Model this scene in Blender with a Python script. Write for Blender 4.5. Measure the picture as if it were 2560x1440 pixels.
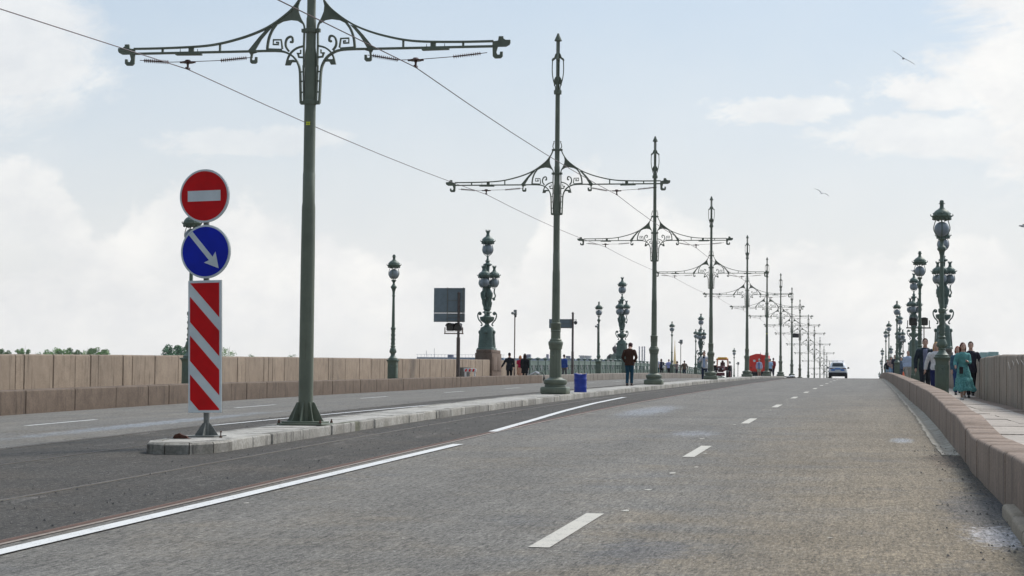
import bpy, bmesh, math, random
from mathutils import Vector, Matrix
R = math.radians
for o in list(bpy.data.objects): bpy.data.objects.remove(o)
scene = bpy.context.scene
col = scene.collection

# ------------------------------------------------------------------ camera
CAMZ = 1.43
def cam_axes(roll=0.0095, hor=970.0, vpx=2177.0, F=5000.0):
    p = math.atan((hor - 720) / F)
    yaw = math.atan((vpx - 1280) / F * math.cos(p))
    cy, sy = math.cos(yaw), math.sin(yaw)
    f0 = Vector((-sy, cy, 0)); r = Vector((cy, sy, 0)); u = Vector((0, 0, 1))
    f = f0 * math.cos(p) + u * math.sin(p)
    u1 = -f0 * math.sin(p) + u * math.cos(p)
    c, s = math.cos(roll), math.sin(roll)
    return r * c + u1 * s, -r * s + u1 * c, f
AR, AU, AW = cam_axes()
camd = bpy.data.cameras.new('camera')
camd.lens = 5000 / 2560 * 36; camd.sensor_width = 36
camd.clip_start = 0.5; camd.clip_end = 30000
cam = bpy.data.objects.new('camera', camd)
m = Matrix((AR, AU, -AW)).transposed().to_4x4()
m.translation = (0, 0, CAMZ)
cam.matrix_world = m
col.objects.link(cam); scene.camera = cam

# ------------------------------------------------------------------ light and sky
SUN_EL, SUN_AZ = R(48), R(38)          # azimuth measured from +Y towards +X
sd = bpy.data.lights.new('sun', 'SUN'); sd.energy = 2.0; sd.angle = R(14); sd.color = (1, .93, .82)
sun = bpy.data.objects.new('sun', sd); col.objects.link(sun)
sdir = Vector((math.sin(SUN_AZ) * math.cos(SUN_EL), math.cos(SUN_AZ) * math.cos(SUN_EL), math.sin(SUN_EL)))
sun.rotation_euler = sdir.to_track_quat('Z', 'Y').to_euler()
sun.location = (20, 0, 40)
scene.view_settings.view_transform = 'Standard'
scene.view_settings.look = 'None'
scene.view_settings.exposure = 0.0
scene.view_settings.gamma = 1.0

world = bpy.data.worlds.new('World'); scene.world = world; world.use_nodes = True
class NT:
    def __init__(s, tree): s.t = tree; s.n = tree.nodes; s.l = tree.links
    def node(s, typ, ins=None, **kw):
        n = s.n.new(typ)
        for k, v in kw.items(): setattr(n, k, v)
        for k, v in (ins or {}).items(): s.set(n.inputs[k], v)
        return n
    def set(s, sock, v):
        if isinstance(v, bpy.types.NodeSocket): s.l.new(v, sock)
        elif isinstance(v, bpy.types.Node): s.l.new(v.outputs[0], sock)
        else:
            if sock.type == 'RGBA' and len(v) == 3: v = (*v, 1)
            sock.default_value = v
    def math(s, op, a, b=None, c=None, clamp=False):
        n = s.n.new('ShaderNodeMath'); n.operation = op; n.use_clamp = clamp
        s.set(n.inputs[0], a)
        if b is not None: s.set(n.inputs[1], b)
        if c is not None: s.set(n.inputs[2], c)
        return n.outputs[0]
    def mix(s, f, a, b):
        n = s.n.new('ShaderNodeMix'); n.data_type = 'RGBA'
        s.set(n.inputs[0], f); s.set(n.inputs[6], a); s.set(n.inputs[7], b)
        return n.outputs[2]
    def step(s, v, lo, hi):
        n = s.n.new('ShaderNodeMapRange'); n.interpolation_type = 'SMOOTHSTEP'
        s.set(n.inputs[0], v); n.inputs[1].default_value = lo; n.inputs[2].default_value = hi
        return n.outputs[0]
    def noise(s, vec, scale, detail=4, rough=.5, dist=0, dim='3D'):
        n = s.n.new('ShaderNodeTexNoise'); n.noise_dimensions = dim
        s.set(n.inputs['Vector'], vec); n.inputs['Scale'].default_value = scale
        n.inputs['Detail'].default_value = detail; n.inputs['Roughness'].default_value = rough
        n.inputs['Distortion'].default_value = dist
        return n.outputs[0]
    def vmul(s, vec, v):
        n = s.n.new('ShaderNodeVectorMath'); n.operation = 'MULTIPLY'
        s.set(n.inputs[0], vec); n.inputs[1].default_value = v; return n.outputs[0]
    def ramp(s, f, stops):
        n = s.n.new('ShaderNodeValToRGB'); s.set(n.inputs[0], f)
        e = n.color_ramp.elements
        while len(e) < len(stops): e.new(0.5)
        for q, (p, c) in zip(e, stops):
            q.position = p; q.color = (c, c, c, 1) if not isinstance(c, tuple) else (*c, 1)
        return n.outputs[0]
def build_world():
    W = NT(world.node_tree); W.n.clear()
    sky = W.node('ShaderNodeTexSky'); sky.sky_type = 'NISHITA'; sky.sun_disc = False
    sky.sun_elevation = SUN_EL; sky.sun_rotation = SUN_AZ
    sky.air_density = 1.0; sky.dust_density = 2.0; sky.ozone_density = 1.5
    base = W.node('ShaderNodeVectorMath', operation='SCALE'); W.set(base.inputs[0], sky.outputs[0]); base.inputs['Scale'].default_value = 0.105
    tc = W.node('ShaderNodeTexCoord').outputs['Generated']
    sep = W.node('ShaderNodeSeparateXYZ', {0: tc})
    x, y, z = sep.outputs
    ay = W.math('MAXIMUM', W.math('ABSOLUTE', y), .05)
    u = W.math('DIVIDE', x, ay); v = W.math('DIVIDE', z, ay)
    cmb = W.node('ShaderNodeCombineXYZ', {0: u, 1: v, 2: z}).outputs[0]
    # high thin veil everywhere, thicker low down
    n1 = W.noise(W.vmul(cmb, (1, 2.2, 1)), 3.0, 6, .55)
    veil = W.math('ADD', W.step(v, .30, -.02), W.math('MULTIPLY', W.math('SUBTRACT', n1, .5), .7))
    veil = W.math('ADD', W.math('MULTIPLY', veil, .45), .50, clamp=True)
    # cumulus banks: height of the cloud tops against bearing u
    def bank(stops, off, soft, ns, amp):
        # stops: (u, v)
        u0, u1 = stops[0][0], stops[-1][0]
        f = W.math('DIVIDE', W.math('SUBTRACT', u, u0), u1 - u0, clamp=True)
        h = W.ramp(f, [((a - u0) / (u1 - u0), max(0, b) * 3) for a, b in stops])
        h = W.math('DIVIDE', h, 3.0)
        nz = W.math('ADD', W.math('MULTIPLY', W.noise(cmb, ns, 9, .62, .2), .7), W.math('MULTIPLY', W.noise(cmb, ns * 3.1, 6, .6, .3), .3))
        d = W.math('ADD', W.math('SUBTRACT', h, v), W.math('MULTIPLY', W.math('SUBTRACT', nz, .5), amp))
        edge = W.math('ADD', W.math('MULTIPLY', W.step(d, 0, soft), .7), W.math('MULTIPLY', W.step(d, 0, soft * 3.5), .3))
        fade = W.math('ADD', .12, W.math('MULTIPLY', W.step(d, .085, .004), .88))
        return W.math('MULTIPLY', edge, fade)
    px = lambda x_, y_: ((x_ - 2174.6) / 5000, (960 + x_ * .0095 - y_) / 5000)
    b1 = bank([px(-300, 300), px(-40, 320), px(60, 390), px(150, 540), px(215, 560), px(260, 470), px(400, 415), px(500, 470), px(640, 480), px(800, 560), px(960, 610), px(1150, 700), px(1300, 800)], 0, .011, 30, .05)
    b2 = bank([px(1300, 640), px(1380, 420), px(1440, 385), px(1500, 400), px(1600, 470), px(1760, 540), px(1900, 620), px(2040, 600), px(2150, 630), px(2240, 640), px(2300, 590), px(2400, 570), px(2470, 590), px(2560, 680)], 0, .012, 34, .05)
    # bright cloud mass high on the right and high on the left
    def mass(cx, cy, rx, ry, amp, ns):
        dx = W.math('DIVIDE', W.math('SUBTRACT', u, cx), rx); dy = W.math('DIVIDE', W.math('SUBTRACT', v, cy), ry)
        r2 = W.math('SQRT', W.math('ADD', W.math('MULTIPLY', dx, dx), W.math('MULTIPLY', dy, dy)))
        nz = W.noise(W.vmul(cmb, (1, 1.7, 1)), ns, 9, .66, .35)
        return W.step(W.math('ADD', W.math('SUBTRACT', 1, r2), W.math('MULTIPLY', W.math('SUBTRACT', nz, .5), amp)), -.03, .50)
    m1 = mass(px(2640, 180)[0], px(0, 180)[1], .062, .085, 2.0, 16)
    m2 = mass(px(-60, 60)[0], px(0, 60)[1], .06, .05, 1.8, 14)
    m3 = mass(px(2380, 330)[0], px(0, 330)[1], .075, .012, 3.0, 20)
    m4 = mass(px(1980, 255)[0], px(0, 255)[1], .045, .008, 3.2, 24)
    m5 = mass(px(620, 325)[0], px(0, 325)[1], .07, .010, 3.0, 20)
    m6 = mass(px(2330, 215)[0], px(0, 215)[1], .05, .010, 3.0, 22)
    cl = W.math('MAXIMUM', b1, b2)
    for q, k in ((m1, 1.0), (m2, .8), (m3, .7), (m4, .7), (m5, .45), (m6, .9)): cl = W.math('MAXIMUM', cl, W.math('MULTIPLY', q, k))
    shade = W.noise(cmb, 15, 8, .62)
    hi = W.step(z, .02, .26)
    veilc = W.mix(hi, W.mix(shade, (.775, .785, .79), (.87, .855, .83)), W.mix(shade, (.56, .705, .85), (.66, .77, .87)))
    cloudc = W.mix(W.ramp(shade, [(.35, 0.), (.65, 1.)]), (.80, .80, .80), (1.0, .98, .94))
    c = W.mix(veil, base.outputs[0], veilc)
    c = W.mix(W.math('MULTIPLY', cl, .85), c, cloudc)
    # the thin overcast is brightest overhead and round the hidden sun
    dt = W.node('ShaderNodeVectorMath', operation='DOT_PRODUCT'); W.set(dt.inputs[0], tc); dt.inputs[1].default_value = tuple(sdir)
    glow = W.math('MULTIPLY', W.step(dt.outputs['Value'], .72, 1.0), 2.2)
    back = W.math('ADD', .60, W.math('MULTIPLY', W.step(y, -.35, .45), .40))
    up = W.math('ADD', back, W.math('ADD', glow, W.math('MULTIPLY', W.step(z, .30, .85), .45)))
    up = W.math('MULTIPLY', up, 1.07)
    sc_ = W.node('ShaderNodeVectorMath', operation='SCALE'); W.set(sc_.inputs[0], c); W.set(sc_.inputs['Scale'], up)
    c = sc_.outputs[0]
    bg = W.node('ShaderNodeBackground', {'Color': c, 'Strength': 1.0})
    out = W.node('ShaderNodeOutputWorld', {'Surface': bg.outputs[0]})
build_world()

# ------------------------------------------------------------------ the lie of the land
KY = [-20, 0, 15.7, 27.7, 39.9, 52, 63, 74, 85, 95.8, 108, 121, 133, 149, 178, 205, 235, 262, 299, 331, 369, 401, 428, 458, 520, 600]
KZ = [-1.8, -1.43, -1.12, -.85, -.60, -.39, -.23, -.08, .06, .21, .37, .52, .66, .85, 1.12, 1.31, 1.39, 1.22, .64, -.05, -.8, -1.75, -2.7, -3.8, -6.2, -9.3]
def interp(x, xs, ys):
    if x <= xs[0]: return ys[0]
    for i in range(1, len(xs)):
        if x <= xs[i]:
            t = (x - xs[i - 1]) / (xs[i] - xs[i - 1]); return ys[i - 1] + t * (ys[i] - ys[i - 1])
    return ys[-1]
def prof(Y):      # smoothed lengthwise profile of the deck
    return sum(interp(Y + d, KY, KZ) * w for d, w in ((-5, .2), (-2.5, .2), (0, .2), (2.5, .2), (5, .2))) + CAMZ
def G(X, Y): return prof(Y) - .02 * max(0.0, -X - 11)
def slope(Y): return (prof(Y + 1) - prof(Y - 1)) / 2
def SL(Y): return interp(Y, [0, 120, 180, 400], [.05, .05, .22, .22])      # left pavement above road
def SR(Y): return interp(Y, [0, 22, 40, 60, 400], [.46, .44, .22, .05, .08])
def ground(X, Y):
    if X < -19.2: return G(-19.1, Y) + SL(Y)
    if X > 1.3: return G(1.2, Y) + SR(Y)
    if -9.4 < X < -8.45 and Y > 25: return G(-9, Y) + .15
    return G(X, Y)
def ray(px, py):
    return AW + AR * ((px - 1280) / 5000) - AU * ((py - 720) / 5000)
def at(px, py, Y):                       # real point at distance Y seen on that bearing
    d = ray(px, py); t = Y / d.y
    return Vector((d.x * t, Y, d.z * t + CAMZ))
def yrange(a, b, st):
    n = max(1, int(math.ceil((b - a) / st))); return [a + (b - a) * i / n for i in range(n + 1)]

# ------------------------------------------------------------------ materials
def newmat(name):
    mt = bpy.data.materials.new(name); mt.use_nodes = True
    N = NT(mt.node_tree); b = N.n['Principled BSDF']
    tc = N.node('ShaderNodeTexCoord')
    return mt, N, b, tc.outputs['Object']
def bump(N, b, h, strength=.3, dist=.01):
    bp = N.node('ShaderNodeBump', {'Height': h}); bp.inputs['Strength'].default_value = strength; bp.inputs['Distance'].default_value = dist
    N.l.new(bp.outputs[0], b.inputs['Normal'])
def plain(name, c, rough=.6, var=.15, scale=8, metal=0, bmp=0, spec=None):
    mt, N, b, co = newmat(name)
    n = N.noise(co, scale, 5, .6)
    f = N.ramp(n, [(.3, 0.0), (.7, 1.0)])
    N.set(b.inputs['Base Color'], N.mix(f, tuple(v * (1 - var) for v in c), tuple(min(1, v * (1 + var)) for v in c)))
    b.inputs['Roughness'].default_value = rough; b.inputs['Metallic'].default_value = metal
    if spec is not None: b.inputs['Specular IOR Level'].default_value = spec
    if bmp: bump(N, b, n, bmp)
    return mt
def paint_metal(name, c, rust=.25, scale=1.0, dirt=(.03, .024, .016)):
    mt, N, b, co = newmat(name)
    n = N.noise(co, 2.2 * scale, 6, .62); n2 = N.noise(co, 34 * scale, 4, .6)
    base = N.mix(N.ramp(n, [(.3, 0.), (.7, 1.)]), tuple(v * .82 for v in c), tuple(v * 1.2 for v in c))
    st = N.noise(N.vmul(co, (9, 9, .8)), 3.0 * scale, 5, .6)
    base = N.mix(N.math('MULTIPLY', N.step(st, .55, .78), .55), base, dirt)
    spk = N.step(N.math('ADD', n2, N.math('MULTIPLY', n, .35)), .83, .90)
    base = N.mix(N.math('MULTIPLY', spk, rust), base, (.09, .035, .014))
    N.set(b.inputs['Base Color'], base); b.inputs['Roughness'].default_value = .52
    bump(N, b, n2, .12, .004)
    return mt
def granite(name, c, c2, spread=.22, streak=.35, spk=60):
    mt, N, b, co = newmat(name)
    isl = N.node('ShaderNodeNewGeometry').outputs['Random Per Island']
    g = N.noise(co, spk, 3, .7); g2 = N.noise(co, 2.3, 6, .6)
    s = N.noise(N.vmul(co, (3.2, 3.2, .35)), 2.0, 6, .65)
    base = N.mix(N.ramp(g2, [(.3, 0.), (.7, 1.)]), c, c2)
    k = N.math('ADD', N.math('MULTIPLY', N.math('SUBTRACT', isl, .5), spread), 1.0)
    k = N.math('MULTIPLY', k, N.math('ADD', .30, N.math('MULTIPLY', g, 1.4)))
    k = N.math('MULTIPLY', k, N.math('SUBTRACT', 1.0, N.math('MULTIPLY', N.step(s, .52, .72), streak)))
    vm = N.node('ShaderNodeVectorMath', operation='SCALE'); N.set(vm.inputs[0], base); N.set(vm.inputs['Scale'], k)
    N.set(b.inputs['Base Color'], vm.outputs[0]); b.inputs['Roughness'].default_value = .85
    b.inputs['Specular IOR Level'].default_value = .25
    bump(N, b, g, .5, .006)
    return mt
def asphalt(name, c, patches=True, dark=False):
    mt, N, b, co = newmat(name)
    fine = N.noise(co, 70, 2, .8); mid = N.noise(N.vmul(co, (1, .45, 1)), 26, 4, .75); big = N.noise(co, .55, 6, .6)
    lane = N.noise(N.vmul(co, (1.1, .06, 1)), 1.3, 5, .6)
    trans = N.noise(N.vmul(co, (.10, 1.4, 1)), 1.0, 5, .7)
    k = N.math('ADD', 1.0, N.math('ADD', N.math('MULTIPLY', N.math('SUBTRACT', fine, .5), 2.2), N.math('MULTIPLY', N.math('SUBTRACT', mid, .5), 2.4)))
    stre = N.noise(N.vmul(co, (1, .11, 1)), 52, 3, .8); stre2 = N.noise(N.vmul(co, (1, .05, 1)), 20, 3, .8)
    k = N.math('ADD', k, N.math('ADD', N.math('MULTIPLY', N.math('SUBTRACT', stre, .5), 2.5), N.math('MULTIPLY', N.math('SUBTRACT', stre2, .5), 1.0)))
    k = N.math('MAXIMUM', k, .22)
    k = N.math('MULTIPLY', k, N.math('ADD', .80, N.math('MULTIPLY', N.math('SUBTRACT', N.math('ADD', big, N.math('ADD', lane, N.math('MULTIPLY', trans, .8))), .95), .62)))
    aggr = N.step(N.noise(N.vmul(co, (1, .6, 1)), 42, 2, .7), .58, .70)
    if patches:
        xyz = N.node('ShaderNodeSeparateXYZ', {0: co}).outputs
        # ochre dust that the traffic leaves on the nearside lane
        dn = N.noise(co, .8, 6, .62)
        side = N.math('ADD', N.step(xyz[0], -3.0, .8), N.math('MULTIPLY', N.math('SUBTRACT', dn, .5), 2.0))
        side = N.math('MULTIPLY', N.step(side, -.2, 1.0), N.step(xyz[1], 95, 12))
        base = N.mix(N.math('MULTIPLY', side, .9), c, (c[0] * 1.26, c[1] * 1.07, c[2] * .80))
        base = N.mix(N.math('MULTIPLY', N.step(N.noise(co, .6, 5, .65), .56, .70), .55), base, (c[0] * .80, c[1] * .86, c[2] * .98))
        def blot(cx, cy, rx, ry, amp=1.6, ns=2.6, hi=.6):
            dx = N.math('DIVIDE', N.math('SUBTRACT', xyz[0], cx), rx); dy = N.math('DIVIDE', N.math('SUBTRACT', xyz[1], cy), ry)
            r = N.math('SQRT', N.math('ADD', N.math('MULTIPLY', dx, dx), N.math('MULTIPLY', dy, dy)))
            return N.step(N.math('ADD', N.math('SUBTRACT', 1, r), N.math('MULTIPLY', N.math('SUBTRACT', N.noise(co, ns, 6, .7), .5), amp)), 0, hi)
        base = N.mix(N.math('MULTIPLY', blot(1.15, 26.5, .55, 2.6), .75), base, (.060, .040, .026))
        base = N.mix(N.math('MULTIPLY', blot(1.2, 22, .22, 6), .75), base, (.035, .028, .022))
        base = N.mix(N.math('MULTIPLY', blot(1.0, 18.5, .45, 3.0), .65), base, (.055, .058, .065))
        base = N.mix(N.math('MULTIPLY', blot(1.02, 15.9, .34, 1.1, 3.0, 14), .7), base, (.38, .37, .38))
        base = N.mix(N.math('MULTIPLY', blot(-1.6, 14.2, .5, 1.1, 2.4, 6), .45), base, (.075, .082, .095))
        base = N.mix(N.math('MULTIPLY', blot(-5.0, 46, .6, 5.5, 3.4, 7), .30), base, (.30, .34, .40))
        base = N.mix(N.math('MULTIPLY', blot(-2.9, 33.5, .5, 1.2, 3.6, 9), .30), base, (.34, .37, .42))
        base = N.mix(N.math('MULTIPLY', blot(.5, 32, .22, 1.0, 3.2, 11), .35), base, (.34, .40, .47))
        base = N.mix(N.math('MULTIPLY', blot(-13.2, 36, .5, 9, 2.2, 3), .3), base, (.28, .33, .39))
        # thin scuffs of old paint
        sc = N.step(N.noise(N.vmul(co, (3, .8, 1)), 2.2, 7, .8), .74, .80)
        base = N.mix(N.math('MULTIPLY', sc, .35), base, (.35, .37, .39))
    else:
        base = N.mix(N.math('MULTIPLY', N.step(N.noise(co, .7, 6, .65), .45, .7), .5), c, (c[0] * 1.5, c[1] * 1.35, c[2] * 1.2))
        pale = N.step(N.noise(N.vmul(co, (1, .25, 1)), 2.4, 8, .78), .55, .72)
        base = N.mix(N.math('MULTIPLY', pale, .6), base, (.19, .175, .155))
    base = N.mix(N.math('MULTIPLY', aggr, .45), base, (.30, .285, .26))
    vm = N.node('ShaderNodeVectorMath', operation='SCALE'); N.set(vm.inputs[0], base); N.set(vm.inputs['Scale'], k)
    N.set(b.inputs['Base Color'], vm.outputs[0])
    b.inputs['Roughness'].default_value = .88 if not dark else .92; b.inputs['Specular IOR Level'].default_value = .35
    bump(N, b, N.math('ADD', fine, mid), .8 if not dark else 1.0, .012)
    return mt
def marking(name, c):
    mt, N, b, co = newmat(name)
    n = N.noise(co, 60, 5, .75); n2 = N.noise(co, 3, 6, .7)
    w = N.step(N.math('ADD', n, N.math('MULTIPLY', n2, .45)), .76, .90)
    N.set(b.inputs['Base Color'], N.mix(w, c, (.17, .165, .155)))
    b.inputs['Roughness'].default_value = .8
    return mt

M = {}
M['asphalt'] = asphalt('asphalt', (.127, .118, .102))
M['tram_bed'] = asphalt('tram_bed_asphalt', (.050, .045, .038), patches=False, dark=True)
M['paint'] = marking('road_paint_white', (.60, .595, .57))
M['paint_cream'] = marking('road_paint_cream', (.47, .44, .375))
M['kerb'] = granite('kerb_granite', (.20, .185, .155), (.34, .325, .29), .40, .75, 24)
M['island'] = granite('island_slab_granite', (.30, .28, .245), (.42, .40, .36), .20, .40, 18)
M['barrier'] = granite('barrier_granite', (.100, .072, .052), (.150, .110, .080), .08, .5, 36)
M['barrier_grey'] = granite('barrier_granite_grey', (.145, .125, .102), (.20, .175, .145), .14, .3, 36)
M['parapet'] = granite('parapet_granite', (.200, .152, .110), (.262, .206, .152), .16, .5, 36)
M['wall_pink'] = granite('pink_wall_granite', (.20, .146, .108), (.275, .205, .158), .12, .5, 36)
M['sidewalk'] = granite('sidewalk_slabs', (.33, .285, .24), (.42, .37, .32), .14, .25, 26)
M['gutter'] = granite('gutter_concrete', (.27, .235, .185), (.42, .38, .31), .1, .5, 22)
M['green'] = paint_metal('green_pole_paint', (.138, .158, .114), .35, 1, (.060, .052, .030))
M['green_far'] = M['green']
M['green_lamp'] = paint_metal('green_lamp_paint', (.098, .136, .102), .3, 1.5)
M['verdigris'] = paint_metal('green_bronze_paint', (.100, .148, .122), .3, 1.2)
M['rail'] = plain('worn_rail_steel', (.25, .19, .14), .5, .35, 30, .0)
M['rust'] = plain('rust', (.085, .040, .024), .9, .45, 24, 0, .4)
M['dust'] = plain('dusty_rail', (.20, .165, .12), .9, .35, 20)
M['post_steel'] = plain('grey_post_steel', (.16, .165, .15), .6, .25, 14)
M['sign_back'] = plain('sign_back_grey', (.16, .20, .22), .5, .12, 5)
M['sign_red'] = plain('sign_red', (.62, .005, .008), .5, .16, 3, 0, 0, .2)
M['sign_white'] = plain('sign_white', (.66, .71, .72), .5, .10, 3, 0, 0, .2)
M['sign_blue'] = plain('sign_blue', (.005, .020, .42), .5, .16, 3, 0, 0, .2)
M['dark'] = plain('dark_rubber', (.012, .012, .013), .7, .2)
M['black_metal'] = plain('black_metal', (.028, .026, .026), .5, .3, 20)
M['brown_metal'] = plain('brown_insulator', (.075, .028, .020), .4, .3, 20)
M['yellow'] = plain('yellow_sticker', (.95, 1.0, .04), .5, .05)
M['barrel'] = plain('blue_barrel_plastic', (.008, .035, .30), .38, .22, 6, 0, .3)
M['rubbish'] = plain('crumpled_rubbish', (.35, .29, .25), .8, .4, 12)
M['white'] = plain('white_cloth', (.62, .62, .63), .8, .12, 10)
M['red_plastic'] = plain('red_plastic', (.45, .03, .02), .5, .1)
M['grey_plastic'] = plain('grey_plastic', (.22, .23, .22), .5, .1)
M['gold'] = plain('gold_leaf', (.72, .46, .10), .35, .1, 4, .3)
M['bark'] = plain('bark', (.08, .065, .05), .9, .3)
M['water'] = plain('river_water', (.05, .07, .085), .12, .1, .05)
M['bank'] = plain('bank_stone', (.25, .23, .21), .9, .15, .3)
M['conc_blue'] = plain('blue_grey_roof', (.22, .27, .34), .6, .12, .2)
M['plaster'] = plain('pale_plaster', (.55, .53, .50), .8, .1, .2)
M['teal'] = plain('teal_plaster', (.20, .36, .35), .7, .1, .2)
M['chim'] = plain('chimney_concrete', (.26, .25, .30), .8, .1, .2)
M['dome'] = plain('dark_dome', (.05, .04, .045), .4, .2, 1)
def glass_globe():
    mt, N, b, co = newmat('frosted_globe')
    n = N.noise(co, 5, 4, .5)
    N.set(b.inputs['Base Color'], N.mix(n, (.20, .23, .25), (.33, .36, .38)))
    b.inputs['Roughness'].default_value = .12; b.inputs['Specular IOR Level'].default_value = .4
    b.inputs['IOR'].default_value = 1.3
    return mt
M['globe'] = glass_globe()
M['car_glass'] = plain('car_glass', (.02, .026, .035), .08, .05)
def leafmat(name, c):
    mt, N, b, co = newmat(name)
    isl = N.node('ShaderNodeNewGeometry').outputs['Random Per Island']
    N.set(b.inputs['Base Color'], N.mix(isl, tuple(v * .65 for v in c), tuple(v * 1.5 for v in c)))
    b.inputs['Roughness'].default_value = .8; b.inputs['Specular IOR Level'].default_value = .2
    return mt
M['leaf'] = leafmat('tree_leaves', (.13, .23, .07))
M['leaf_dark'] = leafmat('tree_leaves_dark', (.06, .16, .07))
_cm = {}
def cloth(c, rough=.85, var=.2, scale=14):
    k = (c, rough)
    if k not in _cm: _cm[k] = plain('cloth_%d' % len(_cm), c, rough, var, scale, 0, .25, .2)
    return _cm[k]

# ------------------------------------------------------------------ mesh helpers
class MB:
    def __init__(s): s.v = []; s.f = []; s.mi = []; s.cur = 0
    def add(s, vs, fs):
        o = len(s.v); s.v += [tuple(p) for p in vs]
        s.f += [tuple(i + o for i in f) for f in fs]; s.mi += [s.cur] * len(fs); return s
    def box(s, x0, x1, y0, y1, z0, z1):
        vs = [(x, y, z) for z in (z0, z1) for y in (y0, y1) for x in (x0, x1)]
        return s.add(vs, [(0, 2, 3, 1), (4, 5, 7, 6), (0, 1, 5, 4), (2, 6, 7, 3), (0, 4, 6, 2), (1, 3, 7, 5)])
    def cbox(s, x0, x1, y0, y1, z0, z1, c=.02):      # box with chamfered edges
        bm = bmesh.new(); bmesh.ops.create_cube(bm, size=1)
        for v in bm.verts: v.co = Vector(((x0 + x1) / 2 + v.co.x * (x1 - x0), (y0 + y1) / 2 + v.co.y * (y1 - y0), (z0 + z1) / 2 + v.co.z * (z1 - z0)))
        bmesh.ops.bevel(bm, geom=list(bm.edges), offset=c, segments=2, affect='EDGES', profile=.5)
        bm.verts.index_update()
        s.add([v.co[:] for v in bm.verts], [[v.index for v in f.verts] for f in bm.faces]); bm.free(); return s
    def lathe(s, pr, n=20, cx=0, cy=0, z=0, sq=None):   # pr: (r, z)
        vs = []; fs = []
        for r, h in pr:
            for i in range(n):
                a = 2 * math.pi * (i + .5) / n
                vs.append((cx + r * math.cos(a), cy + r * math.sin(a), z + h))
        for j in range(len(pr) - 1):
            for i in range(n):
                k = (i + 1) % n; fs.append((j * n + i, j * n + k, (j + 1) * n + k, (j + 1) * n + i))
        if pr[0][0] > 1e-4: fs.append(tuple(reversed(range(n))))
        if pr[-1][0] > 1e-4: fs.append(tuple((len(pr) - 1) * n + i for i in range(n)))
        return s.add(vs, fs)
    def tube(s, pts, rad, n=8, close=True, squash=None):
        pts = [Vector(p) for p in pts]
        if not isinstance(rad, (list, tuple)): rad = [rad] * len(pts)
        vs = []; fs = []; prev = None
        for i, p in enumerate(pts):
            d = (pts[min(i + 1, len(pts) - 1)] - pts[max(i - 1, 0)]).normalized()
            if prev is None: a = d.orthogonal().normalized()
            else:
                a = prev - d * prev.dot(d)
                a = a.normalized() if a.length > 1e-6 else d.orthogonal().normalized()
            prev = a; b = d.cross(a)
            for k in range(n):
                t = 2 * math.pi * k / n
                vs.append(p + (a * math.cos(t) + b * math.sin(t)) * rad[i])
        for i in range(len(pts) - 1):
            for k in range(n):
                q = (k + 1) % n; fs.append((i * n + k, i * n + q, (i + 1) * n + q, (i + 1) * n + k))
        if close: fs.append(tuple(reversed(range(n)))); fs.append(tuple((len(pts) - 1) * n + k for k in range(n)))
        return s.add(vs, fs)
    def ball(s, c, rx, ry=None, rz=None, n=14, m_=9):
        ry = rx if ry is None else ry; rz = rx if rz is None else rz
        vs = [(c[0], c[1], c[2] - rz)]; fs = []
        for j in range(1, m_):
            t = math.pi * j / m_
            for i in range(n):
                a = 2 * math.pi * i / n
                vs.append((c[0] + rx * math.sin(t) * math.cos(a), c[1] + ry * math.sin(t) * math.sin(a), c[2] - rz * math.cos(t)))
        vs.append((c[0], c[1], c[2] + rz)); L = len(vs) - 1
        for i in range(n):
            k = (i + 1) % n; fs.append((0, 1 + k, 1 + i)); fs.append((L, L - n + i, L - n + k))
        for j in range(m_ - 2):
            for i in range(n):
                k = (i + 1) % n; a = 1 + j * n; fs.append((a + i, a + k, a + n + k, a + n + i))
        return s.add(vs, fs)
    def prism(s, poly, y0, y1, plane='xz', off=(0, 0, 0)):    # polygon in XZ extruded along Y
        n = len(poly)
        area = sum(poly[i][0] * poly[(i + 1) % n][1] - poly[(i + 1) % n][0] * poly[i][1] for i in range(n))
        if area < 0: poly = poly[::-1]
        from mathutils.geometry import tessellate_polygon
        tris = tessellate_polygon([[Vector((a, b, 0)) for a, b in poly]])
        def P(a, b, y):
            if plane == 'xz': return (a + off[0], y + off[1], b + off[2])
            if plane == 'yz': return (y + off[0], a + off[1], b + off[2])
            return (a + off[0], b + off[1], y + off[2])
        vs = [P(a, b, y0) for a, b in poly] + [P(a, b, y1) for a, b in poly]
        fs = [tuple(t) for t in tris] + [tuple(n + i for i in reversed(t)) for t in tris]
        fs += [(i, i + n, (i + 1) % n + n, (i + 1) % n) for i in range(n)]
        return s.add(vs, fs)
    def ribbon(s, pts, w, y0=-.02, y1=.02):       # stroke in XZ with width, extruded in Y
        if not isinstance(w, (list, tuple)): w = [w] * len(pts)
        L = []; Rr = []
        for i, p in enumerate(pts):
            a = pts[max(i - 1, 0)]; b = pts[min(i + 1, len(pts) - 1)]
            dx, dz = b[0] - a[0], b[1] - a[1]; l = math.hypot(dx, dz) or 1
            nx, nz = -dz / l, dx / l
            L.append((p[0] + nx * w[i] / 2, p[1] + nz * w[i] / 2)); Rr.append((p[0] - nx * w[i] / 2, p[1] - nz * w[i] / 2))
        n = len(pts); vs = []; fs = []
        for i in range(n): vs += [(L[i][0], y0, L[i][1]), (Rr[i][0], y0, Rr[i][1]), (Rr[i][0], y1, Rr[i][1]), (L[i][0], y1, L[i][1])]
        for i in range(n - 1):
            for k in range(4): q = (k + 1) % 4; fs.append((4 * i + k, 4 * i + q, 4 * i + 4 + q, 4 * i + 4 + k))
        fs.append((3, 2, 1, 0)); fs.append((4 * n - 4, 4 * n - 3, 4 * n - 2, 4 * n - 1))
        return s.add(vs, fs)
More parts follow.
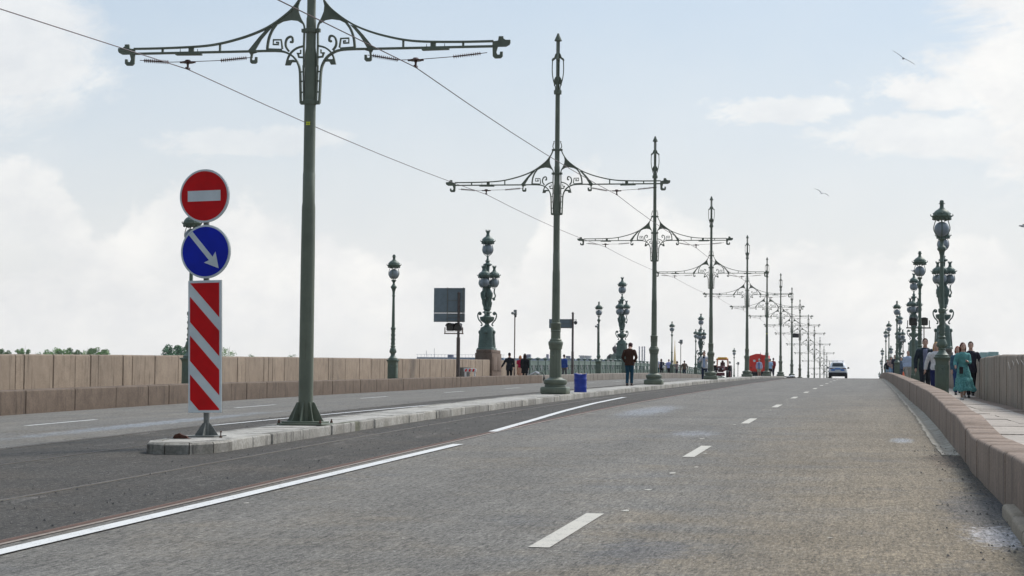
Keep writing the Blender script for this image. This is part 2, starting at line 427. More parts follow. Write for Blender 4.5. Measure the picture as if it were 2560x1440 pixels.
    def xf(s, mat):
        s.v = [tuple(mat @ Vector(p)) for p in s.v]; return s
    def mesh(s, name, mats, smooth=None):
        me = bpy.data.meshes.new(name); me.from_pydata(s.v, [], s.f)
        for q in (mats if isinstance(mats, (list, tuple)) else [mats]): me.materials.append(q)
        if max(s.mi, default=0) > 0: me.polygons.foreach_set('material_index', s.mi)
        bm = bmesh.new(); bm.from_mesh(me); bmesh.ops.recalc_face_normals(bm, faces=bm.faces)
        if smooth:
            for f in bm.faces: f.smooth = True
            for e in bm.edges:
                if len(e.link_faces) == 2 and e.calc_face_angle(0) > R(smooth): e.smooth = False
        bm.to_mesh(me); bm.free(); me.update()
        return me
    def build(s, name, mats, parent=None, smooth=None, label=None):
        o = bpy.data.objects.new(name, s.mesh(name, mats, smooth)); col.objects.link(o)
        if parent is not None: o.parent = parent
        if label: o['label'] = label
        return o
def tag(o, label=None, cat=None, group=None, kind=None):
    if label: o['label'] = label
    if cat: o['category'] = cat
    if group: o['group'] = group
    if kind: o['kind'] = kind
    return o
def thing(name, label, cat, loc, rz=0, group=None):
    o = bpy.data.objects.new(name, None); col.objects.link(o); o.empty_display_size = .2
    o.location = loc; o.rotation_euler = (0, 0, rz)
    return tag(o, label, cat, group)
def link(name, mesh, parent, loc=(0, 0, 0), rz=0):
    o = bpy.data.objects.new(name, mesh); col.objects.link(o); o.parent = parent; o.location = loc; o.rotation_euler = (0, 0, rz); return o
def dup(root, loc, label, rz=None):
    def cp(o, par):
        c = o.copy(); col.objects.link(c); c.parent = par
        for ch in [q for q in allobj if q.parent == o]: cp(ch, c)
        return c
    allobj = list(bpy.data.objects)
    r = root.copy(); col.objects.link(r); r.location = loc; r['label'] = label
    if rz is not None: r.rotation_euler[2] = rz
    for ch in [q for q in allobj if q.parent == root]: cp(ch, r)
    return r
def struct(mb, name, mat, smooth=None): return tag(mb.build(name, mat, None, smooth), kind='structure')

# ------------------------------------------------------------------ river, far bank, bridge deck
mb = MB(); mb.add([(-1500, -400, -8), (1500, -400, -8), (1500, 2900, -8), (-1500, 2900, -8)], [(0, 1, 2, 3)])
struct(mb, 'river_water', M['water'])
mb = MB(); mb.box(-1490, 1490, 640, 2890, -9, -6.6); struct(mb, 'far_bank_ground', M['bank'])

def strip(xa, xb, y0, y1, dz=0.0, st=2.0, nx=1, gf=G):
    """sheet following the deck; xa, xb numbers or functions of Y"""
    mb = MB(); ys = yrange(y0, y1, st)
    fa = xa if callable(xa) else (lambda Y: xa); fb = xb if callable(xb) else (lambda Y: xb)
    vs = []
    for Y in ys:
        for i in range(nx + 1):
            X = fa(Y) + (fb(Y) - fa(Y)) * i / nx; vs.append((X, Y, gf(X, Y) + dz))
    fs = [(j * (nx + 1) + i, j * (nx + 1) + i + 1, (j + 1) * (nx + 1) + i + 1, (j + 1) * (nx + 1) + i) for j in range(len(ys) - 1) for i in range(nx)]
    return mb.add(vs, fs)
mb = strip(-19.3, .96, -25, 600, nx=12)
mb.v += []
s2 = strip(.96, 1.35, -25, 27.6, st=1.0); mb.add(s2.v, s2.f)
struct(mb, 'road', M['asphalt'])
# tram beds of darker asphalt either side of the island
def kerbR(Y): return interp(Y, [24.8, 25.3, 26.2, 60, 100, 600], [-8.95, -8.62, -8.5, -8.42, -8.35, -8.35])
def kerbL(Y): return interp(Y, [24.8, 25.3, 26.2, 60, 600], [-9.15, -9.42, -9.52, -9.55, -9.55])
struct(strip(-8.95, lambda Y: -6.12 + .03 * math.sin(Y * 1.7) * (Y > 60), -25, 600, .003, 1.0), 'tram_bed', M['tram_bed'])
struct(strip(-11.85, -8.95, -25, 600, .003, 1.0, 8), 'tram_bed', M['tram_bed'])
# grooved rails
def rail(x, w, y0, y1, label, rusty):
    mb = MB(); 
    a = strip(x - w / 2, x + w / 2, y0, y1, .006, 2.0)
    root = a.build('tram_rail', M['rail'] if rusty else M['dust'])
    if rusty:
        g = strip(x - w * .40, x + w * .16, y0, y1, .009, 2.0).build('rail_groove', M['rust'], root)
    else:
        g = strip(x - w * .10, x + w * .22, y0, y1, .009, 2.0).build('rail_groove', M['black_metal'], root)
    return tag(root, label, 'tram rail', 'tram rails in the road')
rail(-6.20, .15, -25, 600, 'rusty grooved tram rail beside the solid white line', True)
rail(-7.86, .07, -25, 600, 'dusty pale tram rail between the rusty rail and the island', False)
rail(-10.14, .06, -25, 600, 'dusty thin tram rail just left of the island tip', False)
rail(-11.72, .06, -25, 600, 'outermost thin tram rail by the left carriageway line', False)
# markings
def marks(name, xa, w, y0, y1, mat, dz=.012):
    f = xa if callable(xa) else (lambda Y: xa)
    return struct(strip(lambda Y: f(Y) - w / 2, lambda Y: f(Y) + w / 2, y0, y1, dz, .8), name, mat)
marks('solid_line', -5.90, .155, -25, 28.6, M['paint'])
marks('solid_line', lambda Y: interp(Y, [33, 38.9, 43.9, 52, 61], [-6.22, -6.48, -6.75, -7.12, -7.40]), .15, 33.0, 61, M['paint'])
for i in range(-2, 48):
    y0 = 14.25 + i * 12.0
    marks('lane_dash', -2.34, .155, y0, y0 + 3.0, M['paint_cream'], .006)
marks('solid_line', lambda Y: interp(Y, [34, 38, 45, 54, 60], [-11.55, -11.3, -10.9, -10.45, -10.3]), .13, 34.2, 60, M['paint'])
for i in range(-2, 30):
    y0 = 35.2 + (i) * 12.4
    if y0 > -20: marks('lane_dash', -15.4, .13, y0 - .2, y0 + 3.2, M['paint'], .006)
# small worn remnants of paint near the dashes
rem = MB(); random.seed(5)
for X, Y, w, l in [(-2.12, 17.6, .07, .25), (-2.2, 20.2, .09, .18), (-2.22, 22.9, .10, .25), (-2.05, 24.1, .08, .22), (-2.2, 27.2, .08, .2), (-2.6, 31.6, .12, .25), (-2.5, 37.7, .1, .25), (-2.3, 47.6, .1, .3), (-5.6, 17.6, .06, .12), (-.3, 15.5, .05, .05), (-2.4, 59.6, .1, .4)]:
    n = 7; c = [(X + w * math.cos(t * 2 * math.pi / n) * random.uniform(.5, 1), Y + l * math.sin(t * 2 * math.pi / n) * random.uniform(.5, 1)) for t in range(n)]
    c = [(X + (a - X) * .55, Y + (b - Y) * .5) for a, b in c]
    rem.add([(a, b, G(a, b) + .006) for a, b in c], [tuple(range(n))])
struct(rem, 'paint_remnants', M['paint_cream'])
# crack and seam lines across the asphalt
seams = MB(); random.seed(3)
for (xa, xb, Y, w) in [(-5.9, 1.0, 33.6, .05), (-5.9, -.5, 41.5, .07), (-5.7, .95, 66, .12), (-5.9, .9, 52.5, .08), (-5.8, 0.9, 96, .22), (-19, -12, 62, .08), (-19, -12, 88, .12), (-4.6, 1.0, 24.6, .03)]:
    xs = yrange(xa, xb, .35); ya = [Y + .25 * math.sin(x * 1.3) + random.uniform(-.06, .06) for x in xs]
    vs = []
    for x, y in zip(xs, ya): vs += [(x, y, G(x, y) + .005), (x, y + w * random.uniform(.5, 1.3), G(x, y + w) + .005)]
    seams.add(vs, [(2 * i, 2 * i + 2, 2 * i + 3, 2 * i + 1) for i in range(len(xs) - 1)])
struct(seams, 'road_seams', plain('seam_bitumen', (.075, .072, .068), .8, .3, 9))
# loose grit and scraps on the tram bed and by the kerbs
grit = MB(); random.seed(11)
for k in range(900):
    r = random.random()
    if r < .5: X = random.uniform(-8.4, -6.3); Y = 13 + random.random() ** 1.5 * 40
    elif r < .75: X = random.uniform(-12, -9.6); Y = 22 + random.random() * 30
    else: X = 1.2 - abs(random.gauss(0, .22)); Y = random.uniform(13, 30)
    if -9.55 < X < -8.4: continue
    s_ = random.uniform(.006, .018); z = G(X, Y) + .006
    a = random.random() * 3
    vs = [(X + s_ * math.cos(a + q * 2.1) , Y + s_ * math.sin(a + q * 2.1), z) for q in range(3)] + [(X, Y, z + s_)]
    grit.add(vs, [(0, 1, 2), (0, 1, 3), (1, 2, 3), (2, 0, 3)])
tag(grit.build('grit', plain('grit_stone', (.13, .12, .11), .9, .5, 3)), 'loose grit scattered along the tram bed and the right wall', 'grit', kind='stuff')

# central island with granite kerb stones
isl = MB()
ys = [24.95, 25.05, 25.3, 25.8] + yrange(26.4, 600, 2.0)
kw = .16
top = strip(lambda Y: kerbL(Y) + kw - .01, lambda Y: kerbR(Y) - kw + .01, 25.15, 600, .146, 1.0)
# slabs as separate pieces with joints
Y = 25.2; random.seed(2); slabs = MB()
while Y < 200:
    l = random.uniform(.55, .8) if Y < 70 else 2.5
    a, b = Y + .006, Y + l - .006; dz = random.uniform(-.004, .004)
    for (fa, fb) in (((lambda y: kerbL(y) + kw), (lambda y: -8.98)), ((lambda y: -8.97), (lambda y: kerbR(y) - kw))):
        vs = [(fa(a), a, 0), (fb(a), a, 0), (fb(b), b, 0), (fa(b), b, 0)]
        vs = [(x, y, G(-9, y) + .152 + dz) for x, y, _ in vs] + [(x, y, G(-9, y) - .05) for x, y, _ in vs]
        slabs.add(vs, [(0, 1, 2, 3), (0, 4, 5, 1), (1, 5, 6, 2), (2, 6, 7, 3), (3, 7, 4, 0)])
    Y += l
s2 = strip(-9.35, -8.6, 199.5, 600, .15); slabs.add(s2.v, s2.f)
struct(slabs, 'island_paving', M['island'])
struct(strip(lambda Y: kerbL(Y) + .03, lambda Y: kerbR(Y) - .03, 25.25, 600, .140, 1.0), 'island_bed', plain('mortar', (.2, .19, .17), .9, .3, 12))
def stones(name, face, inner, y0, y1, lens, ztop, zbot, mat, bev=.02, base=None, gap=.005, ztopf=None, seed=1, rough=0):
    """row of stones; face/inner X as functions of Y"""
    random.seed(seed); mb = MB(); Y = y0
    while Y < y1 - .2:
        l = min(random.uniform(*lens), y1 - Y); a, b = Y + gap, Y + l - gap
        jx = random.uniform(-rough, rough); jz = random.uniform(-rough, rough) * .6
        ring = []
        for y in (a, a + bev * .7, (a + b) / 2, b - bev * .7, b):
            e = bev * .7 if y in (a, b) else 0
            xf, xi = face(y) + jx, inner(y)
            sgn = 1 if xi > xf else -1
            zt = (ztopf(y) if ztopf else base(y) + ztop) + jz; zb = base(y) + zbot
            ring.append([(xf + sgn * e, y, zb), (xf + sgn * e, y, zt - bev), (xf + sgn * (bev * .35 + e), y, zt - bev * .35 - e * .5), (xf + sgn * (bev + e), y, zt - e * .6), (xi, y, zt - e * .6), (xi, y, zb)])
        vs = [p for r in ring for p in r]; n = 6; fs = []
        for j in range(4):
            for i in range(n): k = (i + 1) % n; fs.append((j * n + i, j * n + k, (j + 1) * n + k, (j + 1) * n + i))
        fs.append(tuple(range(n))); fs.append(tuple(reversed([4 * n + i for i in range(n)])))
        mb.add(vs, fs); Y += l
    return mb
mb = stones('k', kerbR, lambda y: kerbR(y) - kw, 26.1, 200, (.75, 1.5), .155, -.1, None, .022, lambda y: G(-8.5, y), seed=4, rough=.013)
mb2 = stones('k', kerbL, lambda y: kerbL(y) + kw, 26.1, 200, (.75, 1.5), .155, -.1, None, .022, lambda y: G(-9.5, y), seed=7, rough=.013)
mb.add(mb2.v, mb2.f)
# rounded nose of the island: wedge stones round the tip
tip = [(-9.52, 26.08), (-9.50, 25.55), (-9.36, 25.12), (-9.05, 24.93), (-8.74, 25.02), (-8.54, 25.42), (-8.50, 26.08)]
inn = [(-9.36, 26.08), (-9.34, 25.65), (-9.24, 25.36), (-9.02, 25.2), (-8.84, 25.28), (-8.70, 25.55), (-8.66, 26.08)]
for i in range(6):
    a0, a1, b0, b1 = Vector(tip[i]), Vector(tip[i + 1]), Vector(inn[i]), Vector(inn[i + 1])
    q = .008; d = (a1 - a0).normalized() * q; a0 = a0 + d; a1 = a1 - d; b0 = b0 + d; b1 = b1 - d
    ins0, ins1 = a0.lerp(b0, .14), a1.lerp(b1, .14)
    z = lambda p, h: (p.x, p.y, G(-9, p.y) + h)
    vs = [z(a0, -.1), z(a1, -.1), z(a1, .125), z(a0, .125), z(ins0, .152), z(ins1, .152), z(b1, .152), z(b0, .152), z(b0, -.1), z(b1, -.1)]
    mb.add(vs, [(0, 1, 2, 3), (3, 2, 5, 4), (4, 5, 6, 7), (7, 6, 9, 8), (0, 3, 4, 7, 8), (1, 9, 6, 5, 2)])
k_ = strip(lambda Y: kerbR(Y) - .16, kerbR, 200, 600, .15); mb.add(k_.v, k_.f)
struct(mb, 'island_kerb', M['kerb'], 40)
# one mossy kerb stone beside the first pole
mb = stones('k', lambda y: kerbR(y) + .006, lambda y: kerbR(y) - kw + .01, 31.75, 32.9, (1.2, 1.3), .161, -.09, None, .022, lambda y: G(-8.5, y), seed=4)
tag(mb.build('kerb_stone', plain('mossy_stone', (.10, .10, .065), .9, .5, 14), None, 40), 'dark mossy kerb stone beside the foot of the nearest pole', 'kerb stone')

# gutter channel along the right wall
def gut():
    mb = MB(); ys = yrange(27.62, 260, .5); pr = [(.945, .010), (1.0, .014), (1.03, -.012), (1.10, -.03), (1.17, -.012), (1.22, .008)]
    random.seed(19); vs = [(x + (random.uniform(-.035, .03) if x < .95 else 0), y, G(1, y) + h) for y in ys for x, h in pr]; n = len(pr)
    fs = [(j * n + i, j * n + i + 1, (j + 1) * n + i + 1, (j + 1) * n + i) for j in range(len(ys) - 1) for i in range(n - 1)]
    mb.add(vs, fs); mb.add([(.945, 27.62, G(1, 27.6) + .01), (1.22, 27.62, G(1, 27.6) + .008), (1.22, 27.62, G(1, 27.6) - .1), (.945, 27.62, G(1, 27.6) - .1)], [(0, 1, 2, 3)])
    return mb
struct(gut(), 'gutter', M['gutter'], 60)

# barriers and parapets of granite
def wallR(Y): return 1.2 + interp(Y, [0, 17, 20, 24, 27, 31, 36, 44, 60, 90, 600], [.03, .03, .01, -.03, 0, .0, .02, .03, -.02, .0, .0])
def wallRt(Y): return G(1.2, Y) + interp(Y, [0, 17, 19, 21.2, 24, 26.6, 29.3, 32, 36, 44, 600], [.55, .53, .50, .46, .42, .44, .50, .48, .52, .55, .54])
mb = stones('w', wallR, lambda y: wallR(y) + .36, -5, 330, (.7, 2.6), -0.0 + .5, -.3, None, .030, lambda y: G(1.2, y), .004, ztopf=wallRt, seed=21, rough=.006)
o = mb.build('granite_barrier', M['wall_pink'], None, 40)
tag(o, 'pink granite kerb wall along the right edge of the road, blocks with dark joints', 'granite wall')
mb = stones('w', lambda y: 1.12, lambda y: 1.3, 6, 17.9, (.8, 1.3), .11, -.1, None, .03, lambda y: G(1.1, y), .008, seed=5, rough=.01)
tag(mb.build('kerb_stone_row', granite('tan_kerb', (.25, .205, .15), (.33, .275, .21)), None, 40), 'low tan kerb stones against the foot of the right wall at the bottom corner', 'kerb stones')
def bl(y): return -19.1
mb = stones('w', bl, lambda y: -19.6, 18, 117, (.8, 3.2), .54, -.3, None, .035, lambda y: G(-19.1, y), .004, ztopf=lambda y: G(-19.1, y) + interp(y, [0, 57, 68, 117], [.56, .54, .51, .46]), seed=31, rough=.006)
tag(mb.build('granite_barrier', M['barrier'], None, 40), 'long brown granite barrier at the left, nearest to the camera', 'granite wall')
mb = stones('w', lambda y: -19.35, lambda y: -19.75, 117.2, 340, (1.6, 3.0), .5, -.3, None, .06, lambda y: G(-19.1, y), .008, ztopf=lambda y: G(-19.1, y) + interp(y, [100, 130, 160, 230], [.46, .46, .50, .56]), seed=33, rough=.01)
tag(mb.build('granite_barrier', M['barrier_grey'], None, 40), 'greyish granite barrier further along the left, behind the ornate poles', 'granite wall')
def para(name, face, inner, y0, y1, h, lab, seed, mat, sx):
    mb = stones('w', lambda y: face, lambda y: inner, y0, y1, (.5, 2.4), h, -.6, None, .05, lambda y: G(sx, y), .0035, seed=seed, rough=.01)
    return tag(mb.build('granite_parapet', mat, None, 40), lab, 'granite wall')
para('p', -21.75, -22.35, 22, 64.6, 1.36, 'tall granite parapet at the far left edge of the bridge', 41, M['parapet'], -19.1)
para('p', -21.80, -22.35, 65.6, 114.6, 1.345, 'tall granite parapet between the traffic sign and the first candelabra pedestal', 42, M['parapet'], -19.1)
para('p', -21.80, -22.35, 117.9, 127.6, 1.33, 'short granite parapet piece right of the candelabra pedestal', 43, M['parapet'], -19.1)
mb = stones('w', lambda y: interp(y, [15, 40, 65], [3.12, 3.18, 3.36]), lambda y: 3.95, 15, 66, (.6, 1.9), 1.3, -.6, None, .06, lambda y: G(1.2, y), .006, ztopf=lambda y: G(1.2, y) + interp(y, [0, 45, 52, 60, 66], [1.33, 1.35, 1.36, 1.32, 1.27]), seed=44, rough=.012)
M['parapet_grey'] = granite('parapet_granite_streaky', (.225, .180, .135), (.30, .245, .19), .18, .55, 36)
pr_ = tag(mb.build('granite_parapet', M['parapet_grey'], None, 40), 'tall streaky granite parapet at the right edge with a scribble', 'granite wall')
# chalk scribble on it
sc = MB(); pts = [(2520, 905), (2526, 925), (2531, 902), (2536, 915), (2541, 898), (2547, 912), (2552, 900), (2560, 912)]
def onX(px, py, X): d = ray(px, py); t = X / d.x; return Vector((X, d.y * t, d.z * t + CAMZ))
sp = [onX(a, b, 3.14) for a, b in pts]; sc.tube(sp, .007, 5)
sc.build('scribble', plain('chalk', (.34, .31, .27), .9, .3), pr_)
mb = stones('w', lambda y: 3.62, lambda y: 4.3, 66.2, 114.5, (1.2, 2.2), 1.26, -.6, None, .05, lambda y: G(1.2, y), .006, seed=45, rough=.01)
tag(mb.build('granite_parapet', M['parapet_grey'], None, 40), 'set back granite parapet behind the people on the right pavement', 'granite wall')

# pavements
def pave(x0, x1, y0, y1, off, seed, mat, gf, cols=2, lens=(1.0, 1.7)):
    random.seed(seed); mb = MB(); Y = y0
    f0 = x0 if callable(x0) else (lambda y: x0); f1 = x1 if callable(x1) else (lambda y: x1)
    while Y < y1:
        l = random.uniform(*lens)
        for c in range(cols):
            a, b = Y + .006, Y + l - .006
            xa = lambda y: f0(y) + (f1(y) - f0(y)) * c / cols + .005
            xb = lambda y: f0(y) + (f1(y) - f0(y)) * (c + 1) / cols - .005
            dz = random.uniform(-.006, .006)
            vs = [(xa(a), a), (xb(a), a), (xb(b), b), (xa(b), b)]
            vs = [(x, y, gf(y) + dz) for x, y in vs] + [(x, y, gf(y) - .06) for x, y in vs]
            mb.add(vs, [(0, 1, 2, 3), (0, 4, 5, 1), (1, 5, 6, 2), (2, 6, 7, 3), (3, 7, 4, 0)])
        Y += l
    base = MB(); ys = yrange(y0, y1 + 200, 3)
    vs = [(x(y) if callable(x) else x, y, gf(y) - .05) for y in ys for x in (x0, x1)]
    n0 = len(mb.v)
    mb.add(vs, [(2 * i, 2 * i + 1, 2 * i + 3, 2 * i + 2) for i in range(len(ys) - 1)])
    return mb
struct(pave(lambda y: wallR(y) + .37, lambda y: interp(y, [15, 40, 65, 66.5, 500], [2.75, 2.8, 2.98, 3.4, 3.6]), 8, 180, 0, 3, M['sidewalk'], lambda y: G(1.2, y) + SR(y)), 'sidewalk', M['sidewalk'])
struct(pave(lambda y: interp(y, [15, 40, 65, 66.5, 500], [2.76, 2.81, 2.99, 3.41, 3.61]), lambda y: interp(y, [15, 40, 65, 66.5, 500], [3.3, 3.3, 3.45, 3.9, 4.1]), 8, 180, 0, 5, M['sidewalk'], lambda y: G(1.2, y) + SR(y) - .015, 1, (2, 3)), 'sidewalk', M['wall_pink'])
struct(pave(-22, -19.55, 18, 150, 0, 4, M['sidewalk'], lambda y: G(-19.1, y) + SL(y), 2, (1.5, 2.5)), 'sidewalk', M['sidewalk'])
# deck fascia so the bridge has a body
mb = MB(); ys = yrange(-25, 600, 5)
for sx, x in ((-1, -22.6), (1, 4.4)):
    vs = []
    for y in ys: vs += [(x, y, prof(y) - .25), (x, y, prof(y) - 2.2), (x - sx * 3, y, prof(y) - 2.2)]
    mb.add(vs, [(3 * i + k, 3 * i + k + 1, 3 * i + k + 4, 3 * i + k + 3) for i in range(len(ys) - 1) for k in (0, 1)])
struct(mb, 'bridge_girder', M['green'])

# ------------------------------------------------------------------ tram poles
def c2(pts, yref, s=390.0, xc=1288.0):     # traced outline -> metres from the pole axis
    return [((xc - x) / s * 1.04, (yref(x) - y) / s) for x, y in pts]
YR = lambda x: 348 - (x - 160) * .0148
BZ = 6.08
def smoothpts(p, n=4):
    out = []
    for i in range(len(p) - 1):
        p0 = p[max(i - 1, 0)]; p1 = p[i]; p2 = p[i + 1]; p3 = p[min(i + 2, len(p) - 1)]
        for k in range(n):
            t = k / n
            out.append(tuple(.5 * ((2 * p1[j]) + (-p0[j] + p2[j]) * t + (2 * p0[j] - 5 * p1[j] + 4 * p2[j] - p3[j]) * t * t + (-p0[j] + 3 * p1[j] - 3 * p2[j] + p3[j]) * t ** 3) for j in (0, 1)))
    out.append(p[-1]); return out
def arm_mesh(sgn, rusty):
    """one ornamental bracket in the XZ plane; sgn = +1 to the right"""
    mb = MB(); T = .028
    P = lambda pts: [(sgn * u, BZ + v) for u, v in c2(pts, YR)]
    rb = lambda pts, w, t=T, n=4: mb.ribbon([(sgn * u, BZ + v) for u, v in (smoothpts(c2(pts, YR), n) if n else c2(pts, YR))], w, -t, t)
    # lower beam: top flange wider than the web
    low = [(155, 348), (500, 343), (900, 337), (995, 335), (1080, 336), (1130, 345), (1180, 375), (1210, 420), (1222, 470), (1226, 560), (1230, 672)]
    rb(low, .030, .035)
    up = [(155, 316), (350, 313), (580, 303), (710, 286), (830, 256), (920, 226), (1000, 191), (1060, 155), (1120, 110), (1170, 65), (1205, 20), (1228, -22), (1243, -62)]
    rb(up, .028, .035)
    for x, w in ((710, .03), (525, .085), (340, .03)):
        u, v = c2([(x, YR(x))], YR)[0]; t = {710: .15, 525: .10, 340: .088}[x]
        mb.box(min(sgn * (u - w / 2), sgn * (u + w / 2)), max(sgn * (u - w / 2), sgn * (u + w / 2)), -.02, .02, BZ + .01, BZ + t - .008)
    # flat plate under the beam with two spikes
    mb.prism(P([(428, 350), (428, 359), (592, 359), (592, 350), (570, 345), (450, 345)]), -.05, .05)
    for x in (454, 566): rb([(x, 350), (x, 318)], [.016, .004], .008, 0)
    # web leaf + arch + strut
    mb.prism(P([(1214, 20), (1180, 60), (1120, 116), (1062, 160), (1075, 166), (1110, 147), (1160, 138), (1200, 143), (1230, 163), (1240, 158), (1222, 122), (1209, 88), (1206, 50)]), -.018, .018)
    rb([(1068, 163), (1040, 205), (1020, 260), (1012, 322)], [.045, .04, .036, .034] if 0 else .038, .02, 4)
    rb([(1232, 150), (1243, 172), (1247, 200)], .026, .02, 2)
    mb.prism(P([(1045, 178), (1010, 190), (960, 245), (893, 330), (935, 330), (975, 260), (1020, 205)]), -.018, .018)
    mb.prism(P([(890, 330), (908, 362), (905, 378), (905, 408), (915, 416), (940, 416), (950, 405), (950, 374), (936, 374), (934, 393), (920, 395), (915, 382), (922, 352), (946, 345), (946, 330)]), -.02, .02)
    mb.prism(P([(1006, 318), (1106, 322), (1100, 334), (1006, 332)]), -.02, .02)
    # rectangular fret and curl
    rb([(1108, 322), (1100, 264), (1050, 264), (1050, 294), (1083, 294), (1083, 281), (1068, 281)], .025, .02, 0)
    rb([(1150, 338), (1132, 312), (1128, 285), (1136, 258), (1155, 245), (1170, 250), (1172, 278), (1156, 278)], .032, .02, 3)
    # lower quarter leaf
    rb([(1240, 306), (1200, 318), (1165, 345), (1145, 380), (1136, 418)], .028, .02, 3)
    mb.prism(P([(1128, 428), (1138, 385), (1152, 395), (1180, 392), (1205, 408), (1170, 408), (1160, 428)]), -.02, .02)
    rb([(1208, 352), (1213, 376), (1242, 378)], .03, .02, 0)
    rb([(1224, 330), (1224, 352), (1200, 352)], .02, .02, 0)
    # flats against the shaft
    rb([(1246, 195), (1244, 300), (1246, 440)], .024, .03, 0)
    rb([(1243, 430), (1247, 560), (1250, 665)], .024, .03, 0)
    for y in (470, 530, 600): rb([(1228, y), (1246, y)], .02, .012, 0)
    # end plate and outer hook
    mb.prism(P([(52, 312), (80, 311), (95, 300), (95, 288), (122, 287), (126, 314), (160, 318), (160, 352), (78, 353), (58, 342), (52, 330)]), -.022, .022)
    mb.prism(P([(128, 350), (160, 350), (158, 412), (146, 425), (110, 425), (98, 412), (98, 384), (113, 384), (116, 402), (130, 402), (137, 385)]), -.02, .02)
    me = mb.mesh('bracket_arm', [M['green']])
    return me
def finial_mesh():
    mb = MB()
    mb.lathe([(.115, 8.72), (.118, 8.80), (.118, 8.83), (.09, 8.835)], 8)
    for a in range(4):
        c, s = math.cos(a * math.pi / 2), math.sin(a * math.pi / 2)
        pts = [(.07, 8.83), (.075, 8.95), (.125, 9.10), (.16, 9.30), (.168, 9.50), (.160, 9.68), (.16, 9.75)]
        sp = smoothpts(pts, 3)
        mb.tube([(r * c, r * s, z) for r, z in sp], .016, 5)
        mb.tube([(.038 * c, .038 * s, 8.83), (.038 * c, .038 * s, 10.32)], .017, 5)
        fl = [(.17, 9.68), (.185, 9.72), (.17, 9.76), (.11, 9.80), (.075, 9.90), (.05, 9.92), (.05, 9.78), (.10, 9.74)]
        q = MB(); q.prism(fl, -.03, .03); q.xf(Matrix.Rotation(a * math.pi / 2, 4, 'Z')); mb.add(q.v, q.f)
        fl = [(.11, 8.96), (.12, 9.12), (.10, 9.17), (.06, 9.24), (.045, 9.20), (.05, 9.02)]
        q = MB(); q.prism(fl, -.025, .025); q.xf(Matrix.Rotation(a * math.pi / 2, 4, 'Z')); mb.add(q.v, q.f)
    mb.lathe([(.05, 9.72), (.06, 9.73), (.06, 9.76), (.05, 9.77)], 10)
    mb.lathe([(.05, 9.12), (.055, 9.13), (.055, 9.16), (.05, 9.17)], 10)
    mb.lathe([(.06, 10.27), (.11, 10.28), (.11, 10.30), (.045, 10.45), (.03, 10.50), (0, 10.51)], 10)
    return mb.mesh('finial', M['green'], 40)
def shaft_pts(z0):
    return [(.118, z0), (.114, 2.7), (.109, 3.52), (.101, 3.60), (.100, 4.06), (.097, 4.065), (.097, 4.09), (.095, 4.10), (.093, 5.18), (.102, 5.19), (.102, 5.25), (.093, 5.26), (.092, 6.02), (.080, 6.12), (.080, 6.36), (.098, 6.365), (.098, 6.43), (.080, 6.435), (.079, 6.60), (.071, 6.62), (.070, 7.07), (.085, 7.075), (.085, 7.12), (.070, 7.125), (.066, 8.72)]
def ins_mesh(x0, z0, x1, z1, n=13):
    mb = MB(); d = Vector((x1 - x0, 0, z1 - z0)); L = d.length
    pr = [(.008, 0)]
    for i in range(n):
        z = L * (i + .5) / n; pr += [(.010, z - L / n * .3), (.036, z), (.010, z + L / n * .25)]
    pr += [(.008, L)]
    mb.lathe(pr, 8); q = d.to_track_quat('Z', 'Y').to_matrix().to_4x4(); q.translation = (x0, 0, z0); mb.xf(q)
    return mb
HL, HLz, HR, HRz = -2.09, BZ - .27, 1.75, BZ - .33
def hang_mesh(side):
    s = -1 if side < 0 else 1
    mb = MB()
    if side < 0: a = ins_mesh(-2.85, BZ - .115, -2.42, BZ - .15); b = ins_mesh(-1.53, BZ - .14, -1.08, BZ - .105); hx, hz = HL, BZ - .15; ends = [(-2.92, BZ - .11), (-2.85, BZ - .115), (-2.42, BZ - .15), (hx, hz), (-1.53, BZ - .14), (-1.08, BZ - .105), (-.98, BZ - .1)]
    else: a = ins_mesh(1.03, BZ - .11, 1.46, BZ - .19); b = ins_mesh(2.36, BZ - .155, 2.82, BZ - .11); hx, hz = HR, BZ - .19; ends = [(.95, BZ - .1), (1.03, BZ - .11), (1.46, BZ - .19), (hx, hz), (2.36, BZ - .155), (2.82, BZ - .11), (2.92, BZ - .10)]
    mb.add(a.v, a.f); mb.add(b.v, b.f)
    mb.tube([(x, 0, z) for x, z in ends], .006, 5)
    return mb, hx, hz
def clamp_mesh(side):
    mb, hx, hz = MB(), (HL if side < 0 else HR), (BZ - .15 if side < 0 else BZ - .19)
    mb.lathe([(.0, .035), (.04, .03), (.055, .01), (.10, .0), (.10, -.02), (.03, -.025), (.018, -.05), (.018, -.10), (0, -.105)], 12, hx, 0, hz)
    mb.box(hx - .13, hx + .13, -.02, .02, hz - .022, hz + .006)
    mb.box(hx - .022, hx + .022, -.06, .06, hz - .125, hz - .095)
    return mb
arms = {s: arm_mesh(s, False) for s in (1, -1)}
fin_me = finial_mesh()
hm = {}
for s in (-1, 1):
    a, _, _ = hang_mesh(s); hm[s] = a.mesh('insulator', M['brown_metal'], 50); hm[(s, 'c')] = clamp_mesh(s).mesh('wire_clamp', M['brown_metal'], 50)
coll_me = []
for z, rr_ in ((7.09, .088), (6.40, .100), (5.22, .108)):
    mb = MB(); mb.prism([(-.155, z - .028), (.155, z - .028), (.155, z + .028), (-.155, z + .028)], -.034, .034); coll_me.append(mb.mesh('clamp_collar', M['green']))
scr_me = []
for s in (-1, 1):
    mb = MB(); mb.ribbon([(s * .09, 7.11), (s * .13, 7.18), (s * .12, 7.26), (s * .095, 7.30), (s * .11, 7.33), (s * .08, 7.345)], .022, -.015, .015); scr_me.append(mb.mesh('scroll', M['green']))
base_me = MB()
